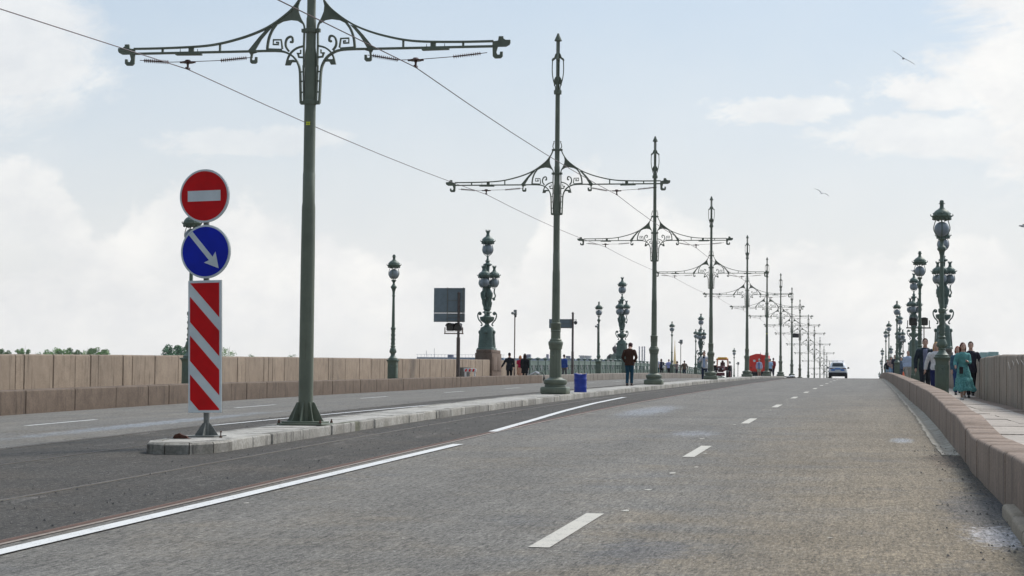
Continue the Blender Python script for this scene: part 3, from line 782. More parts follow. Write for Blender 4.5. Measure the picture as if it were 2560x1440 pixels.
base_me.cbox(-.385, .385, -.385, .385, 0, .213, .05)
base_me.lathe([(.30, .213), (.315, .24), (.30, .275), (.335, .30), (.345, .35), (.335, .405), (.26, .43), (.20, .46), (.185, .475)], 28)
fl = []
n = 48
for z, r in ((.475, .178), (1.30, .165)):
    fl.append([((r - (.010 if i % 4 in (1, 2) else 0)) * math.cos(2 * math.pi * i / n), (r - (.010 if i % 4 in (1, 2) else 0)) * math.sin(2 * math.pi * i / n), z) for i in range(n)])
base_me.add(fl[0] + fl[1], [(i, (i + 1) % n, n + (i + 1) % n, n + i) for i in range(n)])
base_me.lathe([(.165, 1.29), (.19, 1.31), (.19, 1.36), (.205, 1.42), (.213, 1.44), (.213, 1.50), (.195, 1.53), (.172, 1.535), (.172, 1.575), (.140, 1.60), (.137, 1.80), (.150, 1.815), (.148, 1.84), (.140, 1.85), (.146, 1.86), (.146, 2.0), (.156, 2.02), (.156, 2.05), (.120, 2.07)], 28)
base_me = base_me.mesh('base', M['green'], 35)
shaft_me = MB().lathe(shaft_pts(2.05), 20).mesh('shaft', M['green'], 35)
def pole_common(t, base=True, shaft=None):
    link('shaft', shaft or shaft_me, t)
    link('bracket_arm', arms[1], t); link('bracket_arm', arms[-1], t)
    link('finial', fin_me, t)
    for q in coll_me: link('clamp_collar', q, t)
    for q in scr_me: link('scroll', q, t)
    for s in (-1, 1):
        q = link('insulator', hm[s], t); link('wire_clamp', hm[(s, 'c')], t)
PX = -8.95
pY = [31.2, 57.2, 84.0, 114.6, 148.8, 177.8, 205.4, 235.2, 262.5, 298.7, 331.3, 368.8, 401.3, 427.6, 457.6, 488, 520]
# the nearest pole: plain shaft bolted to a gusseted plate
t1 = thing('tram_pole', 'nearest green tram pole, plain shaft bolted to a gusseted base plate behind the traffic sign', 'tram pole', (PX, pY[0], G(-9, pY[0]) + .155), 0, 'tram wire poles along the central island')
sh1 = MB().lathe(shaft_pts(.05), 28).mesh('shaft', M['green'], 35)
pole_common(t1, shaft=sh1)
mb = MB(); mb.cbox(-.37, .37, -.37, .37, 0, .03, .006); mb.cbox(-.31, .31, -.31, .31, .031, .06, .006)
for a in range(8):
    q = MB(); q.prism([(.10, .055), (.31 if a % 2 == 0 else .26, .055), (.28 if a % 2 == 0 else .24, .10), (.15, .36), (.10, .37)], -.008, .008); q.xf(Matrix.Rotation(a * math.pi / 4, 4, 'Z')); mb.add(q.v, q.f)
mb.build('base_plate', M['green'], t1)
for i, j in ((-1, -1), (-1, 1), (1, -1), (1, 1)): MB().lathe([(.022, 0), (.022, .03), (.012, .032), (.012, .06), (0, .062)], 6, i * .34, j * .34, .03).build('anchor_bolt', M['rust'], t1)
mb = MB()
for i, j in ((-1, -1), (-1, 1), (1, -1), (1, 1)): mb.prism([(i * .005, j * .004), (i * .03, j * .004), (i * .034, j * .028), (i * .018, j * .022), (i * .006, j * .03)], -.1035, -.0985)
mb.xf(Matrix.Translation((0, 0, 4.87))); mb.build('sticker', M['yellow'], t1, label='yellow four lobed sticker on the shaft')
proto = thing('tram_pole', 'second tram pole from the camera, moulded round base just left of the blue barrel', 'tram pole', (PX, pY[1], G(-9, pY[1]) + .15), 0, 'tram wire poles along the central island')
link('base', base_me, proto); pole_common(proto)
ordn = ['third tram pole from the camera, beside the man in the brown jumper', 'fourth tram pole from the camera, half hiding the man in the white jacket',
        'fifth tram pole from the camera, at the left side of the red lorry', 'sixth tram pole from the camera, right of the red lorry, yellow mark on its shaft',
        'seventh tram pole from the camera, just left of the white heap', 'eighth tram pole from the camera, its foot beside the white heap',
        'ninth tram pole from the camera, its base sunk behind the crest, small plate beside it', 'tenth tram pole from the camera, beyond the crest', 'eleventh tram pole from the camera, beyond the crest',
        'twelfth tram pole from the camera, beyond the crest', 'thirteenth tram pole from the camera, far beyond the crest', 'fourteenth tram pole from the camera, far beyond the crest',
        'fifteenth tram pole from the camera, tip rising left of the police car', 'sixteenth tram pole from the camera, hardly above the crest', None]
poles = [t1, proto]
for i in range(2, 16):
    p = dup(proto, (PX, pY[i], G(-9, pY[i]) + .15), ordn[i - 2]); poles.append(p)
mb = MB(); mb.prism([(-.03, 0), (.03, 0), (.03, .08), (-.03, .08)], -.1, -.094); mb.xf(Matrix.Translation((0, 0, 3.7))); mb.build('sticker', M['yellow'], poles[5])
# faint scrawl on the second pole
mb = MB(); mb.tube([(-.095, -.155, 1.22), (-.10, -.155, 1.12), (-.06, -.168, 1.11), (-.055, -.168, 1.2)], .004, 4); mb.tube([(-.055, -.172, 1.12), (-.03, -.172, 1.09), (-.04, -.172, 1.14)], .004, 4)
mb.build('scrawl', plain('chalk_white', (.25, .28, .25), .9, .2), proto)
# contact wires
for s, hx, hz, lab in ((-1, HL, BZ - .27, 'left overhead tram contact wire hanging from the pole arms'), (1, HR, BZ - .31, 'right overhead tram contact wire hanging from the pole arms')):
    pts = []
    ends = [(PX + hx, y, G(-9, y) + .15 + hz) for y in pY[:16]]
    a = Vector(ends[0]); tgt = onX(0, 22, PX + hx) if s < 0 else onX(696, 0, PX + hx)
    d = (tgt - a); ends = [tuple(a + d * 1.6)] + ends
    for i in range(len(ends) - 1):
        p, q = Vector(ends[i]), Vector(ends[i + 1])
        for k in range(6):
            t = k / 6; r = p.lerp(q, t); r.z -= .10 * 4 * t * (1 - t) if i else 0
            pts.append(r)
    pts.append(Vector(ends[-1]))
    w = MB(); w.tube(pts, .0085, 6); tag(w.build('contact_wire', M['brown_metal'], None, 60), lab, 'overhead wire', 'tram contact wires')

# small grey plate hung on the span at the ninth pole
mb = MB(); mb.cbox(-.42, .42, -.03, .03, -.26, .26, .02); mb.tube([(-.3, 0, .24), (-.3, 0, .5)], .01, 5); mb.tube([(.3, 0, .24), (.3, 0, .5)], .01, 5)
p_ = at(1989, 839, 261.5); o = mb.build('hanging_plate', M['black_metal']); o.location = p_; tag(o, 'small dark plate hanging beside the ninth tram pole', 'plate')

# ------------------------------------------------------------------ traffic sign on the island tip
SX, SY = -9.13, 26.85
sg = thing('traffic_sign', 'leaning traffic sign post with no entry disc, blue arrow disc and red striped board', 'traffic sign', (SX, SY, G(-9, SY) + .152), R(-6))
mb = MB(); mb.lathe([(.042, 0), (.042, 3.70), (.038, 3.71), (0, 3.71)], 16); mb.build('post', M['post_steel'], sg, 40)
mb = MB(); mb.cbox(-.21, .21, -.21, .21, 0, .018, .004)
for a in range(4):
    q = MB(); q.prism([(.04, .018), (.17, .018), (.16, .04), (.055, .19), (.04, .19)], -.005, .005); q.xf(Matrix.Rotation(a * math.pi / 2 + .1, 4, 'Z')); mb.add(q.v, q.f)
mb.build('base_plate', M['post_steel'], sg)
def disc(r, y0, y1, cz, cx=0, n=48):
    mb = MB(); mb.prism([(cx + r * math.cos(2 * math.pi * i / n), cz + r * math.sin(2 * math.pi * i / n)) for i in range(n)], y0, y1); return mb
def round_sign(name, cz, cx, red):
    rim = disc(.376, -.062, -.046, cz, cx); o = rim.build(name, M['sign_white'], sg)
    bk = disc(.378, -.0455, -.036, cz, cx); bk.build('sign_back', M['post_steel'], o)
    f = disc(.349, -.065, -.0622, cz, cx).build('sign_face', M['sign_red'] if red else M['sign_blue'], o)
    s = MB()
    if red: s.prism([(cx - .25, cz - .075), (cx + .25, cz - .075), (cx + .25, cz + .075), (cx - .25, cz + .075)], -.068, -.0652)
    else:
        a = math.atan2(-.30, .255); ca, sa = math.cos(a), math.sin(a)
        pts = [(-.345, .036), (.13, .036), (.105, .115), (.315, 0), (.105, -.115), (.13, -.036), (-.345, -.036)]
        off = .335
        pl = [(cx + ca * x - sa * z - .0, cz + sa * x + ca * z) for x, z in pts]
        # clip the tail by the blue disc
        pl = [((cx + (x - cx) * min(1, .349 / max(.001, math.hypot(x - cx, z - cz)))), (cz + (z - cz) * min(1, .349 / max(.001, math.hypot(x - cx, z - cz))))) for x, z in pl]
        s.prism(pl, -.068, -.0652)
    s.build('white_bar' if red else 'arrow', M['sign_white'], o)
    return o
round_sign('no_entry_sign', 3.375, -.005, True)
round_sign('direction_sign', 2.59, .012, False)
w2, z0, z1 = .252, .335, 2.185
b = MB(); b.cbox(-w2, w2, -.062, -.045, z0, z1, .004); brd = b.build('hazard_board', M['sign_white'], sg)
bk = MB(); bk.box(-w2 - .003, w2 + .003, -.0445, -.036, z0 - .002, z1 + .002); bk.build('sign_back', M['post_steel'], brd)
from math import inf
def clip(poly, ax, lim, keep_less):
    out = []
    for i in range(len(poly)):
        a, c = poly[i], poly[(i + 1) % len(poly)]
        ia = a[ax] <= lim if keep_less else a[ax] >= lim; ic = c[ax] <= lim if keep_less else c[ax] >= lim
        if ia: out.append(a)
        if ia != ic:
            t = (lim - a[ax]) / (c[ax] - a[ax]); out.append(tuple(a[k] + t * (c[k] - a[k]) for k in (0, 1)))
    return out
i0, i1, j0, j1 = -w2 + .03, w2 - .03, z0 + .035, z1 - .035
st = MB(); sl = -.90 * .215 * 2 / .43 * 1.0
dzc = .46; slo = -.485
tops = [z1 - .035 + .0 , None]
for k in range(5):
    # band edges (height at the left edge of the board)
    hi = j1 + .02 - k * .535 + (.0 if k else .6); lo = j1 - .02 - (k + 1) * .535 + .17 + .02
    lo = j1 - .03 - k * .535 + .0 - (.0)
    hi_l = (j1 - .19 - (k - 1) * .545); lo_l = hi_l - .355
    poly = [(i0, hi_l), (i1, hi_l + slo), (i1, lo_l + slo), (i0, lo_l)]
    if k == 0: poly = [(i0, hi_l + 1), (i1, hi_l + 1), (i1, lo_l + slo), (i0, lo_l)]
    poly = clip(clip(poly, 1, j1, True), 1, j0, False)
    if len(poly) >= 3: st.prism(poly, -.0655, -.0625)
st.build('red_stripes', M['sign_red'], brd)
sg.rotation_euler = (0, R(-1.1), R(-6))
mb = MB()
for z in (.6, 1.8, 2.59, 3.375): mb.box(-.06, .06, -.037, .05, z - .015, z + .015)
mb.build('bracket', M['post_steel'], sg)
# rusty scrap and bolt beside it
mb = MB(); random.seed(8)
pts = [(-.16, 0), (-.11, .07), (-.02, .095), (.05, .06), (.12, .05), (.17, .0)]
mb.prism(pts, -.07, .0); mb.prism([(-.1, 0), (-.06, .05), (.02, .06), (.1, 0)], .0, .09); mb.box(-.26, .2, -.1, .02, .0, .008)
o = mb.build('rusty_scrap', plain('dark_rust', (.075, .028, .016), .9, .4, 20)); o.scale = (.7, .7, .75); q = at(398 * 0 + 482, 1093, 26.1); o.location = (-9.27, 26.2, G(-9, 26.2) + .155); tag(o, 'rusty iron scrap lying on the island beside the traffic sign', 'scrap')
mb = MB(); mb.lathe([(.022, 0), (.022, .015), (.008, .016), (.008, .07), (.016, .072), (.016, .085), (0, .086)], 8)
o = mb.build('rusty_bolt', M['rust'], None, 40); o.location = (-8.84, 26.6, G(-9, 26.6) + .155); tag(o, 'small rusty bolt standing right of the sign foot', 'bolt')

# ------------------------------------------------------------------ blue barrel
br = thing('barrel', 'dented blue plastic barrel full of rubbish on the island', 'barrel', (-8.75, 60.9, G(-9, 60.9) + .15))
mb = MB(); n = 28; pr = [(.0, .0), (.185, 0), (.188, .02), (.18, .10), (.188, .13), (.188, .16), (.181, .18), (.183, .34), (.190, .37), (.190, .40), (.182, .42), (.186, .52), (.192, .545), (.178, .55)]
mb.lathe(pr, n); random.seed(4)
def dent(p):
    x, y, z = p; a = math.atan2(y, x); k = 1 - .07 * math.exp(-((a + 2.0) ** 2) * 4 - ((z - .17) / .07) ** 2) - .05 * math.exp(-((a + 1.0) ** 2) * 5 - ((z - .45) / .06) ** 2) + .015 * math.sin(3 * a + z * 9)
    return (x * k * 1.04, y * k * 1.04, z * 1.02 + .02 * (z > .5) * math.sin(a * 2 + 1))
mb.v = [dent(p) for p in mb.v]; mb.build('drum', M['barrel'], br, 40)
mb = MB(); random.seed(9)
for k in range(16): mb.ball((random.uniform(-.12, .12), random.uniform(-.12, .12), .55 + random.uniform(-.02, .03)), random.uniform(.03, .06), None, random.uniform(.02, .035), 7, 5)
mb.build('rubbish', M['rubbish'], br)

# ------------------------------------------------------------------ street lamps
def bell(c=0, z=0, s=1.0):     # dome with scalloped rim and little crockets
    mb = MB()
    return mb
def lamp_head(z0, s, mbm, crown=False):
    """dome whose rim lies at z0 (globe below); mbm collects metal"""
    P = lambda l: [(r * s, z0 + h * s) for r, h in l]
    mbm.lathe(P([(.205, -.09), (.235, -.06), (.27, -.03), (.295, .0), (.295, .02), (.242, .03), (.240, .07), (.222, .115), (.185, .160), (.135, .195), (.098, .212), (.098, .225), (.075, .235)]), 24)
    if crown: mbm.lathe(P([(.09, .235), (.075, .27), (.06, .33), (.075, .39), (.10, .44), (.08, .45), (.0, .43)]), 12)
    else: mbm.lathe(P([(.072, .23), (.058, .27), (.055, .355), (.088, .365), (.088, .38), (.060, .39), (.060, .435), (.045, .465), (.0, .475)]), 16)
    for k in range(12):
        a = 2 * math.pi * k / 12; c, q = math.cos(a), math.sin(a)
        if k % 2 == 0: mbm.tube([(.28 * s * c, .28 * s * q, z0 + .01 * s), (.315 * s * c, .315 * s * q, z0 + .03 * s), (.305 * s * c, .305 * s * q, z0 + .075 * s)], [.022 * s, .018 * s, .006 * s], 5)
        mbm.ball((.24 * s * c, .24 * s * q, z0 - .07 * s), .035 * s, None, None, 6, 5)
        if k % 3 == 0: mbm.ball((.225 * s * c, .225 * s * q, z0 + .08 * s), .032 * s, None, None, 6, 5)
    if crown:
        for k in range(6):
            a = 2 * math.pi * k / 6; mbm.tube([(.08 * s * math.cos(a), .08 * s * math.sin(a), z0 + .42 * s), (.10 * s * math.cos(a), .10 * s * math.sin(a), z0 + .50 * s)], [.02 * s, .008 * s], 5)
def holder(z0, s, mbm, dz=-.56):     # prongs that carry globe from below up to the dome
    for k in range(4):
        a = math.pi / 2 * k + math.pi / 2
        pr = smoothpts([(.045, dz), (.07, -.58), (.15, -.525), (.212, -.42), (.228, -.31), (.17, -.10)], 3)
        mbm.tube([(r * s * math.cos(a), r * s * math.sin(a), z0 + h * s) for r, h in pr], .013 * s, 5)
    # curved struts under dome
    for k in range(8):
        a = math.pi / 4 * k; mbm.tube([(.19 * s * math.cos(a), .19 * s * math.sin(a), z0 - .08 * s), (.10 * s * math.cos(a), .10 * s * math.sin(a), z0 - .13 * s)], .014 * s, 4)
def build_lamp():
    mb = MB()
    mb.cbox(-.235, .235, -.235, .235, 0, .10, .02); mb.cbox(-.215, .215, -.215, .215, .10, .17, .02)
    mb.lathe([(.275, .17), (.262, .22), (.255, .30), (.252, 1.10), (.275, 1.18), (.30, 1.20), (.33, 1.215), (.33, 1.245), (.24, 1.26)], 4)
    for a in range(4):
        q = MB(); q.cbox(-.11, .11, -.192, -.176, .34, 1.02, .006); q.ball((0, -.19, .93), .035, .02, .035, 8, 5)
        q.ribbon([(-.09, 1.02), (-.06, .96), (0, .93), (.06, .96), (.09, 1.02)], .02, -.2, -.18)
        q.xf(Matrix.Rotation(a * math.pi / 2, 4, 'Z')); mb.add(q.v, q.f)
    ped = mb.mesh('pedestal', M['green_lamp'], 35)
    mb = MB(); mb.lathe([(.20, 1.25), (.20, 1.31), (.165, 1.33), (.13, 1.38), (.10, 1.42), (.085, 1.45), (.105, 1.47), (.09, 1.50), (.135, 1.56), (.145, 1.62), (.12, 1.72), (.085, 1.77), (.11, 1.80), (.11, 1.83), (.075, 1.86), (.085, 1.90)], 24)
    for k in range(6):
        a = k * math.pi / 3; mb.ball((.11 * math.cos(a), .11 * math.sin(a), 1.60), .045, .045, .07, 6, 5)
    # spiral foliage round the lower shaft
    mb.lathe([(.085, 1.88), (.082, 1.95), (.075, 2.50), (.10, 2.53), (.105, 2.58), (.10, 2.62), (.07, 2.64), (.062, 3.2), (.052, 3.93), (.068, 3.95), (.068, 3.98), (.055, 4.0), (.058, 4.15), (.075, 4.2), (.085, 4.26), (.12, 4.30), (.125, 4.36), (.11, 4.39), (.08, 4.41), (.06, 4.46), (.045, 4.50), (.05, 4.55)], 20)
    for s in range(2):
        mb.tube([((.088) * math.cos(t * .55 + s * math.pi), .088 * math.sin(t * .55 + s * math.pi), 1.92 + t * .032) for t in range(18)], .014, 5)
    for k in range(8): a = k * math.pi / 4; mb.ball((.105 * math.cos(a), .105 * math.sin(a), 4.33), .03, None, None, 6, 5)
    sh = mb.mesh('shaft', M['green_lamp'], 35)
    mb = MB(); lamp_head(5.26, 1, mb); hd = mb.mesh('hood', M['green_lamp'], 40)
    mb = MB(); holder(5.26, 1, mb, -.72); mb.lathe([(.05, 4.52), (.055, 4.56), (.10, 4.60), (.11, 4.63), (.05, 4.65)], 12); ho = mb.mesh('globe_holder', M['green_lamp'], 40)
    gl = MB().ball((0, 0, 4.90), .213, None, None, 28, 18).mesh('globe', M['globe'], 60)
    return ped, sh, hd, ho, gl
LM = build_lamp()
lampP = None
def lamp(X, Y, label, dz=0):
    global lampP
    z = ground(X, Y) + dz - .02
    if lampP is None:
        t = thing('street_lamp', label, 'street lamp', (X, Y, z), 0, 'green single globe street lamps')
        for nm, me in zip(('pedestal', 'shaft', 'hood', 'globe_holder', 'globe'), LM): link(nm, me, t)
        lampP = t; return t
    return dup(lampP, (X, Y, z), label)
lamp(2.02, 58.2, 'nearest single globe street lamp on the right, between the couple and the woman in teal')
lamp(2.03, 84.2, 'second single globe street lamp on the right, above the man in the navy jacket')
lamp(1.94, 148, 'third single globe street lamp on the right, above the group of walkers')
lamp(1.88, 204, 'fourth single globe street lamp on the right')
lamp(1.80, 232, 'fifth single globe street lamp on the right, just left of the fourth')
lamp(1.82, 300, 'sixth single globe street lamp on the right, beyond the crest')
lamp(1.90, 342, 'seventh single globe street lamp on the right, beyond the crest')
lamp(1.90, 405, 'eighth single globe street lamp on the right, only its head above the wall end')
lamp(-19.93, 56.95, 'single globe street lamp hidden behind the two round signs')
lamp(-19.95, 82.8, 'single globe street lamp on the left between the nearest pole and the grey sign backs')
lamp(-19.95, 148.3, 'single globe street lamp on the left, right of the second tram pole')
lamp(-19.95, 204.5, 'single globe street lamp on the left beside the golden spire', -.1)
lamp(-19.95, 233, 'single globe street lamp on the left, just left of the third candelabra', -.1)
lamp(-19.95, 300, 'thin far single globe street lamp between tractor and red lorry', -.1)
lamp(-19.95, 341, 'single globe street lamp rising behind the red lorry', .1)

# ------------------------------------------------------------------ candelabras
def build_cand():
    mb = MB()   # bronze pedestal, concave, rectangular
    lv = [(0, .52, .52), (.10, .51, .50), (.14, .45, .45), (.35, .42, .42), (.75, .385, .38), (1.15, .37, .36), (1.32, .33, .32), (1.38, .22, .22)]
    rings = []
    for z, hx, hy in lv:
        c = .07; rings.append([(hx - c, -hy, z), (hx, -hy + c, z), (hx, hy - c, z), (hx - c, hy, z), (-hx + c, hy, z), (-hx, hy - c, z), (-hx, -hy + c, z), (-hx + c, -hy, z)])
    mb.add([p for r in rings for p in r], [(j * 8 + i, j * 8 + (i + 1) % 8, (j + 1) * 8 + (i + 1) % 8, (j + 1) * 8 + i) for j in range(len(rings) - 1) for i in range(8)] + [tuple(reversed(range(8))), tuple(range(8 * len(rings) - 8, 8 * len(rings)))])
    random.seed(12)
    for a in range(4):
        q = MB(); off = -.36 if a % 2 == 0 else -.42
        q.ball((0, off - .02, 1.05), .12, .08, .12, 12, 8)
        for k in range(26):
            z = .12 + k * .03; w = .16 * (1 - k / 34)
            q.ball((random.uniform(-w, w), off - .06 + k * .002, z), .05, .04, .05, 7, 5)
        q.tube([(-.13, off, .95), (-.15, off - .03, .5), (-.22, off - .05, .2)], .025, 5); q.tube([(.13, off, .95), (.15, off - .03, .5), (.22, off - .05, .2)], .025, 5)
        q.xf(Matrix.Rotation(a * math.pi / 2, 4, 'Z')); mb.add(q.v, q.f)
    ped = mb.mesh('bronze_pedestal', M['verdigris'], 40)
    mb = MB()   # urn with scroll handles
    mb.lathe([(.24, 1.38), (.20, 1.42), (.14, 1.48), (.12, 1.55), (.18, 1.60), (.28, 1.66), (.38, 1.74), (.42, 1.82), (.42, 1.90), (.44, 1.93), (.40, 1.96), (.25, 1.98), (.18, 2.05), (.16, 2.13), (.20, 2.18), (.30, 2.22), (.24, 2.27), (.16, 2.31), (.20, 2.36), (.24, 2.40), (.20, 2.44)], 24)
    for a in (0, 1, 2, 3):
        q = MB(); pr = smoothpts([(.40, 2.08), (.36, 2.14), (.40, 2.22), (.48, 2.22), (.55, 2.12), (.56, 1.98), (.50, 1.80), (.42, 1.70), (.34, 1.60), (.30, 1.50), (.33, 1.44), (.38, 1.46)], 4)
        q.tube([(r, 0, z) for r, z in pr], .038, 6); q.ball((.44, 0, 2.12), .07, .04, .07, 8, 6); q.xf(Matrix.Rotation(a * math.pi / 2, 4, 'Z')); mb.add(q.v, q.f)
    urn = mb.mesh('urn', M['verdigris'], 40)
    mb = MB()   # figured stem (entwined figures), then slim shaft
    mb.lathe([(.20, 2.44), (.19, 2.50), (.15, 2.62), (.13, 2.8), (.14, 3.0), (.15, 3.2), (.13, 3.5), (.10, 3.8), (.10, 4.55), (.13, 4.60), (.10, 4.66), (.12, 4.85), (.12, 4.95), (.20, 5.0), (.27, 5.04), (.25, 5.09), (.13, 5.14), (.10, 5.22), (.16, 5.26), (.09, 5.33), (.06, 5.42), (.055, 5.58)], 20)
    for k in range(3):
        a = math.radians(18 + 120 * k + 60); c, s = math.cos(a), math.sin(a)
        mb.tube([(.10 * c, .10 * s, 2.5), (.17 * c, .17 * s, 2.75), (.16 * c, .16 * s, 2.95), (.20 * c, .20 * s, 3.15), (.21 * c, .21 * s, 3.35), (.15 * c, .15 * s, 3.52), (.13 * c, .13 * s, 3.62)], [.08, .09, .11, .13, .145, .09, .06], 9)
        mb.ball((.16 * c, .16 * s, 3.74), .10, None, .12, 9, 7)
        a2 = a + .6; a3 = a - .6
        for q_ in (a2, a3):
            mb.tube([(.21 * c, .21 * s, 3.45), (.26 * math.cos(q_), .26 * math.sin(q_), 3.32), (.24 * math.cos(q_), .24 * math.sin(q_), 3.12)], [.045, .035, .03], 6)
            mb.tube([(.16 * c, .16 * s, 3.0), (.21 * math.cos(q_), .21 * math.sin(q_), 2.78), (.18 * math.cos(q_), .18 * math.sin(q_), 2.52)], [.07, .05, .035], 6)
    for k in range(3):
        a = math.radians(18 + 120 * k); c, s = math.cos(a), math.sin(a)
        pr = smoothpts([(.10, 3.15), (.30, 3.05), (.40, 3.2), (.34, 3.42), (.36, 3.62)], 4)
        mb.tube([(r * c, r * s, z) for r, z in pr], .035, 6); mb.ball((.33 * c, .33 * s, 3.02), .07, None, .10, 7, 6)
    mb.v = [(x * (1.2 if z < 3.85 else 1.0), y * (1.2 if z < 3.85 else 1.0), z) for x, y, z in mb.v]
    stem = mb.mesh('figured_stem', M['verdigris'], 40)
    mb = MB(); lamp_head(6.42, 1.42, mb, True); q = MB(); 
    holder(6.42, 1.42, mb, -.62); top = mb.mesh('hood', M['verdigris'], 40)
    tg = MB().ball((0, 0, 5.95), .32, None, None, 26, 16).mesh('globe', M['globe'], 60)
    mb = MB(); lamp_head(4.40, 1.22, mb, True); holder(4.40, 1.22, mb, -.64); sh = mb.mesh('side_hood', M['verdigris'], 40)
    sgl = MB().ball((0, 0, 3.98), .27, None, None, 26, 16).mesh('side_globe', M['globe'], 60)
    return ped, urn, stem, top, tg, sh, sgl
CM = build_cand()
candP = None
def cand(X, Y, label, zt, rz=0):
    """zt = height of the foot of the bronze pedestal"""
    global candP
    if candP is None:
        t = thing('candelabra', label, 'candelabra', (X, Y, zt), rz, 'ornate bronze green candelabras along the parapets')
        for nm, me in zip(('bronze_pedestal', 'urn', 'figured_stem', 'hood', 'globe'), CM[:5]): link(nm, me, t)
        for k in range(3):
            a = math.radians(18 + 120 * k); q = (.40 * math.cos(a), .40 * math.sin(a), 0)
            h = link('side_hood', CM[5], t, q); link('side_globe', CM[6], t, q)
        candP = t; return t
    return dup(candP, (X, Y, zt), label, rz)
CY = [116.2, 180, 266, 362]
for i, (XL, lab) in enumerate(((-22.3, 'first big bronze candelabra on the left, on a brown granite pedestal'), (-22.1, 'second big bronze candelabra on the left, behind the man in the brown jumper'), (-22.1, 'third big bronze candelabra on the left, next to the fourth tram pole'))):
    zt = G(-19.1, CY[i]) + (1.93 if i == 0 else 2.05 if i == 1 else 2.0)
    cand(XL, CY[i], lab, zt, R(0))
for i, (XR, Y, lab) in enumerate(((4.1, 116, 'first big bronze candelabra on the right, mostly behind the nearest street lamp'), (3.72, 175, 'second big bronze candelabra on the right with a gull on its crown'), (3.85, 266, 'third big bronze candelabra on the right, behind the third street lamp'), (3.75, 368, 'fourth and farthest bronze candelabra on the right'))):
    cand(XR, Y, lab, G(1.2, Y) + 1.98, R(0))
# granite pedestals
def pedestal(X, Y, h, label, L=2.6, W=1.0, mat=None):
    z = ground(X, Y) - .3; hh = h + .3
    mb = MB(); mb.cbox(-W / 2, W / 2, -L / 2, L / 2, 0, hh - .2, .02); mb.cbox(-W / 2 + .05, W / 2 - .05, -L / 2 + .05, L / 2 - .05, hh - .195, hh, .02)
    s = 1 if X < 0 else -1
    for (a, b, c, d) in ((-L / 2 + .18, L / 2 - .18, hh - 1.22, hh - .42),):
        mb.cbox(s * W / 2 - .01, s * W / 2 + .03, a, -.01, c, d, .008) if s > 0 else mb.cbox(s * W / 2 - .03, s * W / 2 + .01, a, -.01, c, d, .008)
        mb.cbox(s * W / 2 - .01, s * W / 2 + .03, .01, b, c, d, .008) if s > 0 else mb.cbox(s * W / 2 - .03, s * W / 2 + .01, .01, b, c, d, .008)
    o = mb.build('granite_pedestal', mat or M['barrier_grey'], None, 40); o.location = (X, Y, z); return tag(o, label, 'pedestal')
g0 = lambda X, Y, zt: zt - ground(X, Y)
pedestal(-22.2, CY[0], g0(-22, CY[0], G(-19.1, CY[0]) + 1.93), 'brown granite pedestal under the first left candelabra', 3.0, 1.02, granite('pedestal_granite', (.14, .10, .078), (.19, .14, .108), .1, .3))
pedestal(-22.05, CY[1], g0(-22, CY[1], G(-19.1, CY[1]) + 2.05), 'pedestal block under the second left candelabra', 2.0, 1.0, M['verdigris'])
pedestal(-22.05, CY[2], g0(-22, CY[2], G(-19.1, CY[2]) + 2.0), 'pedestal block under the third left candelabra', 2.0, 1.0, M['verdigris'])
pedestal(4.1, 116, g0(4, 116, G(1.2, 116) + 1.98), 'pedestal block under the first right candelabra', 2.0, 1.0)
pedestal(3.75, 175, g0(4, 175, G(1.2, 175) + 1.98), 'pedestal block under the second right candelabra', 2.0, 1.0, M['verdigris'])
pedestal(3.85, 266, g0(4, 266, G(1.2, 266) + 1.98), 'pedestal block under the third right candelabra', 2.0, 1.0, M['verdigris'])
pedestal(3.75, 368, g0(4, 368, G(1.2, 368) + 1.98), 'pedestal block under the farthest right candelabra', 2.0, 1.0, M['verdigris'])

# ------------------------------------------------------------------ cast iron railings
def railing(X, y0, y1, label, sgn):
    SP = 3.2
    t = thing('cast_iron_railing', label, 'railing', (X, y0, 0))
    mb = MB(); mb.cbox(-.06, .06, -.07, .07, 0, 1.34, .012); mb.cbox(-.10, .10, -.11, .11, 0, .14, .02)
    mb.lathe([(.08, 1.33), (.10, 1.36), (.16, 1.40), (.19, 1.43), (.19, 1.45), (.10, 1.48), (.05, 1.51), (0, 1.52)], 8)
    post = mb.mesh('post', M['verdigris'], 40)
    mb = MB(); L = SP - .16
    mb.box(-.02, .02, 0, L, .08, .22); mb.box(-.03, .03, 0, L, 1.22, 1.30); mb.box(-.012, .012, 0, L, 1.02, 1.22)
    mb.box(-.02, .02, 0, L, .98, 1.02); mb.box(-.005, .005, 0, L, .22, .62)
    for cx in (L * .25, L * .75):
        pts = [(cx + .62 * math.cos(math.pi * k / 12), .22 + .62 * math.sin(math.pi * k / 12)) for k in range(13)]
        q = MB(); q.ribbon(pts, .04, -.025, .025); q.v = [(p[1], p[0], p[2]) for p in q.v]; mb.add(q.v, q.f)
        for w in (.28,):
            pts = [(cx + w * math.cos(math.pi * k / 10), .22 + .42 * math.sin(math.pi * k / 10)) for k in range(11)]
            q = MB(); q.ribbon(pts, .03, -.02, .02); q.v = [(p[1], p[0], p[2]) for p in q.v]; mb.add(q.v, q.f)
        for d in (-.1, .1): mb.box(-.015, .015, cx + d - .02, cx + d + .02, .84, .98)
        for k in range(5): y = cx - .5 + k * .25; mb.tube([(0, y, .6), (0, y + .06, .75), (0, y, .98)], .012, 4)
    pan = mb.mesh('panel', M['verdigris'])
    y = y0; i = 0
    while y < y1 and i < 95:
        z = ground(X, y) - .02
        link('post', post, t, (0, y - y0, z))
        if y + SP < y1 + .1:
            p = link('panel', pan, t, (0, y - y0 + .08, z)); z2 = ground(X, y + SP) - .02
            p.rotation_euler = (math.atan2(z2 - z, SP), 0, 0)
        y += SP; i += 1
    return t
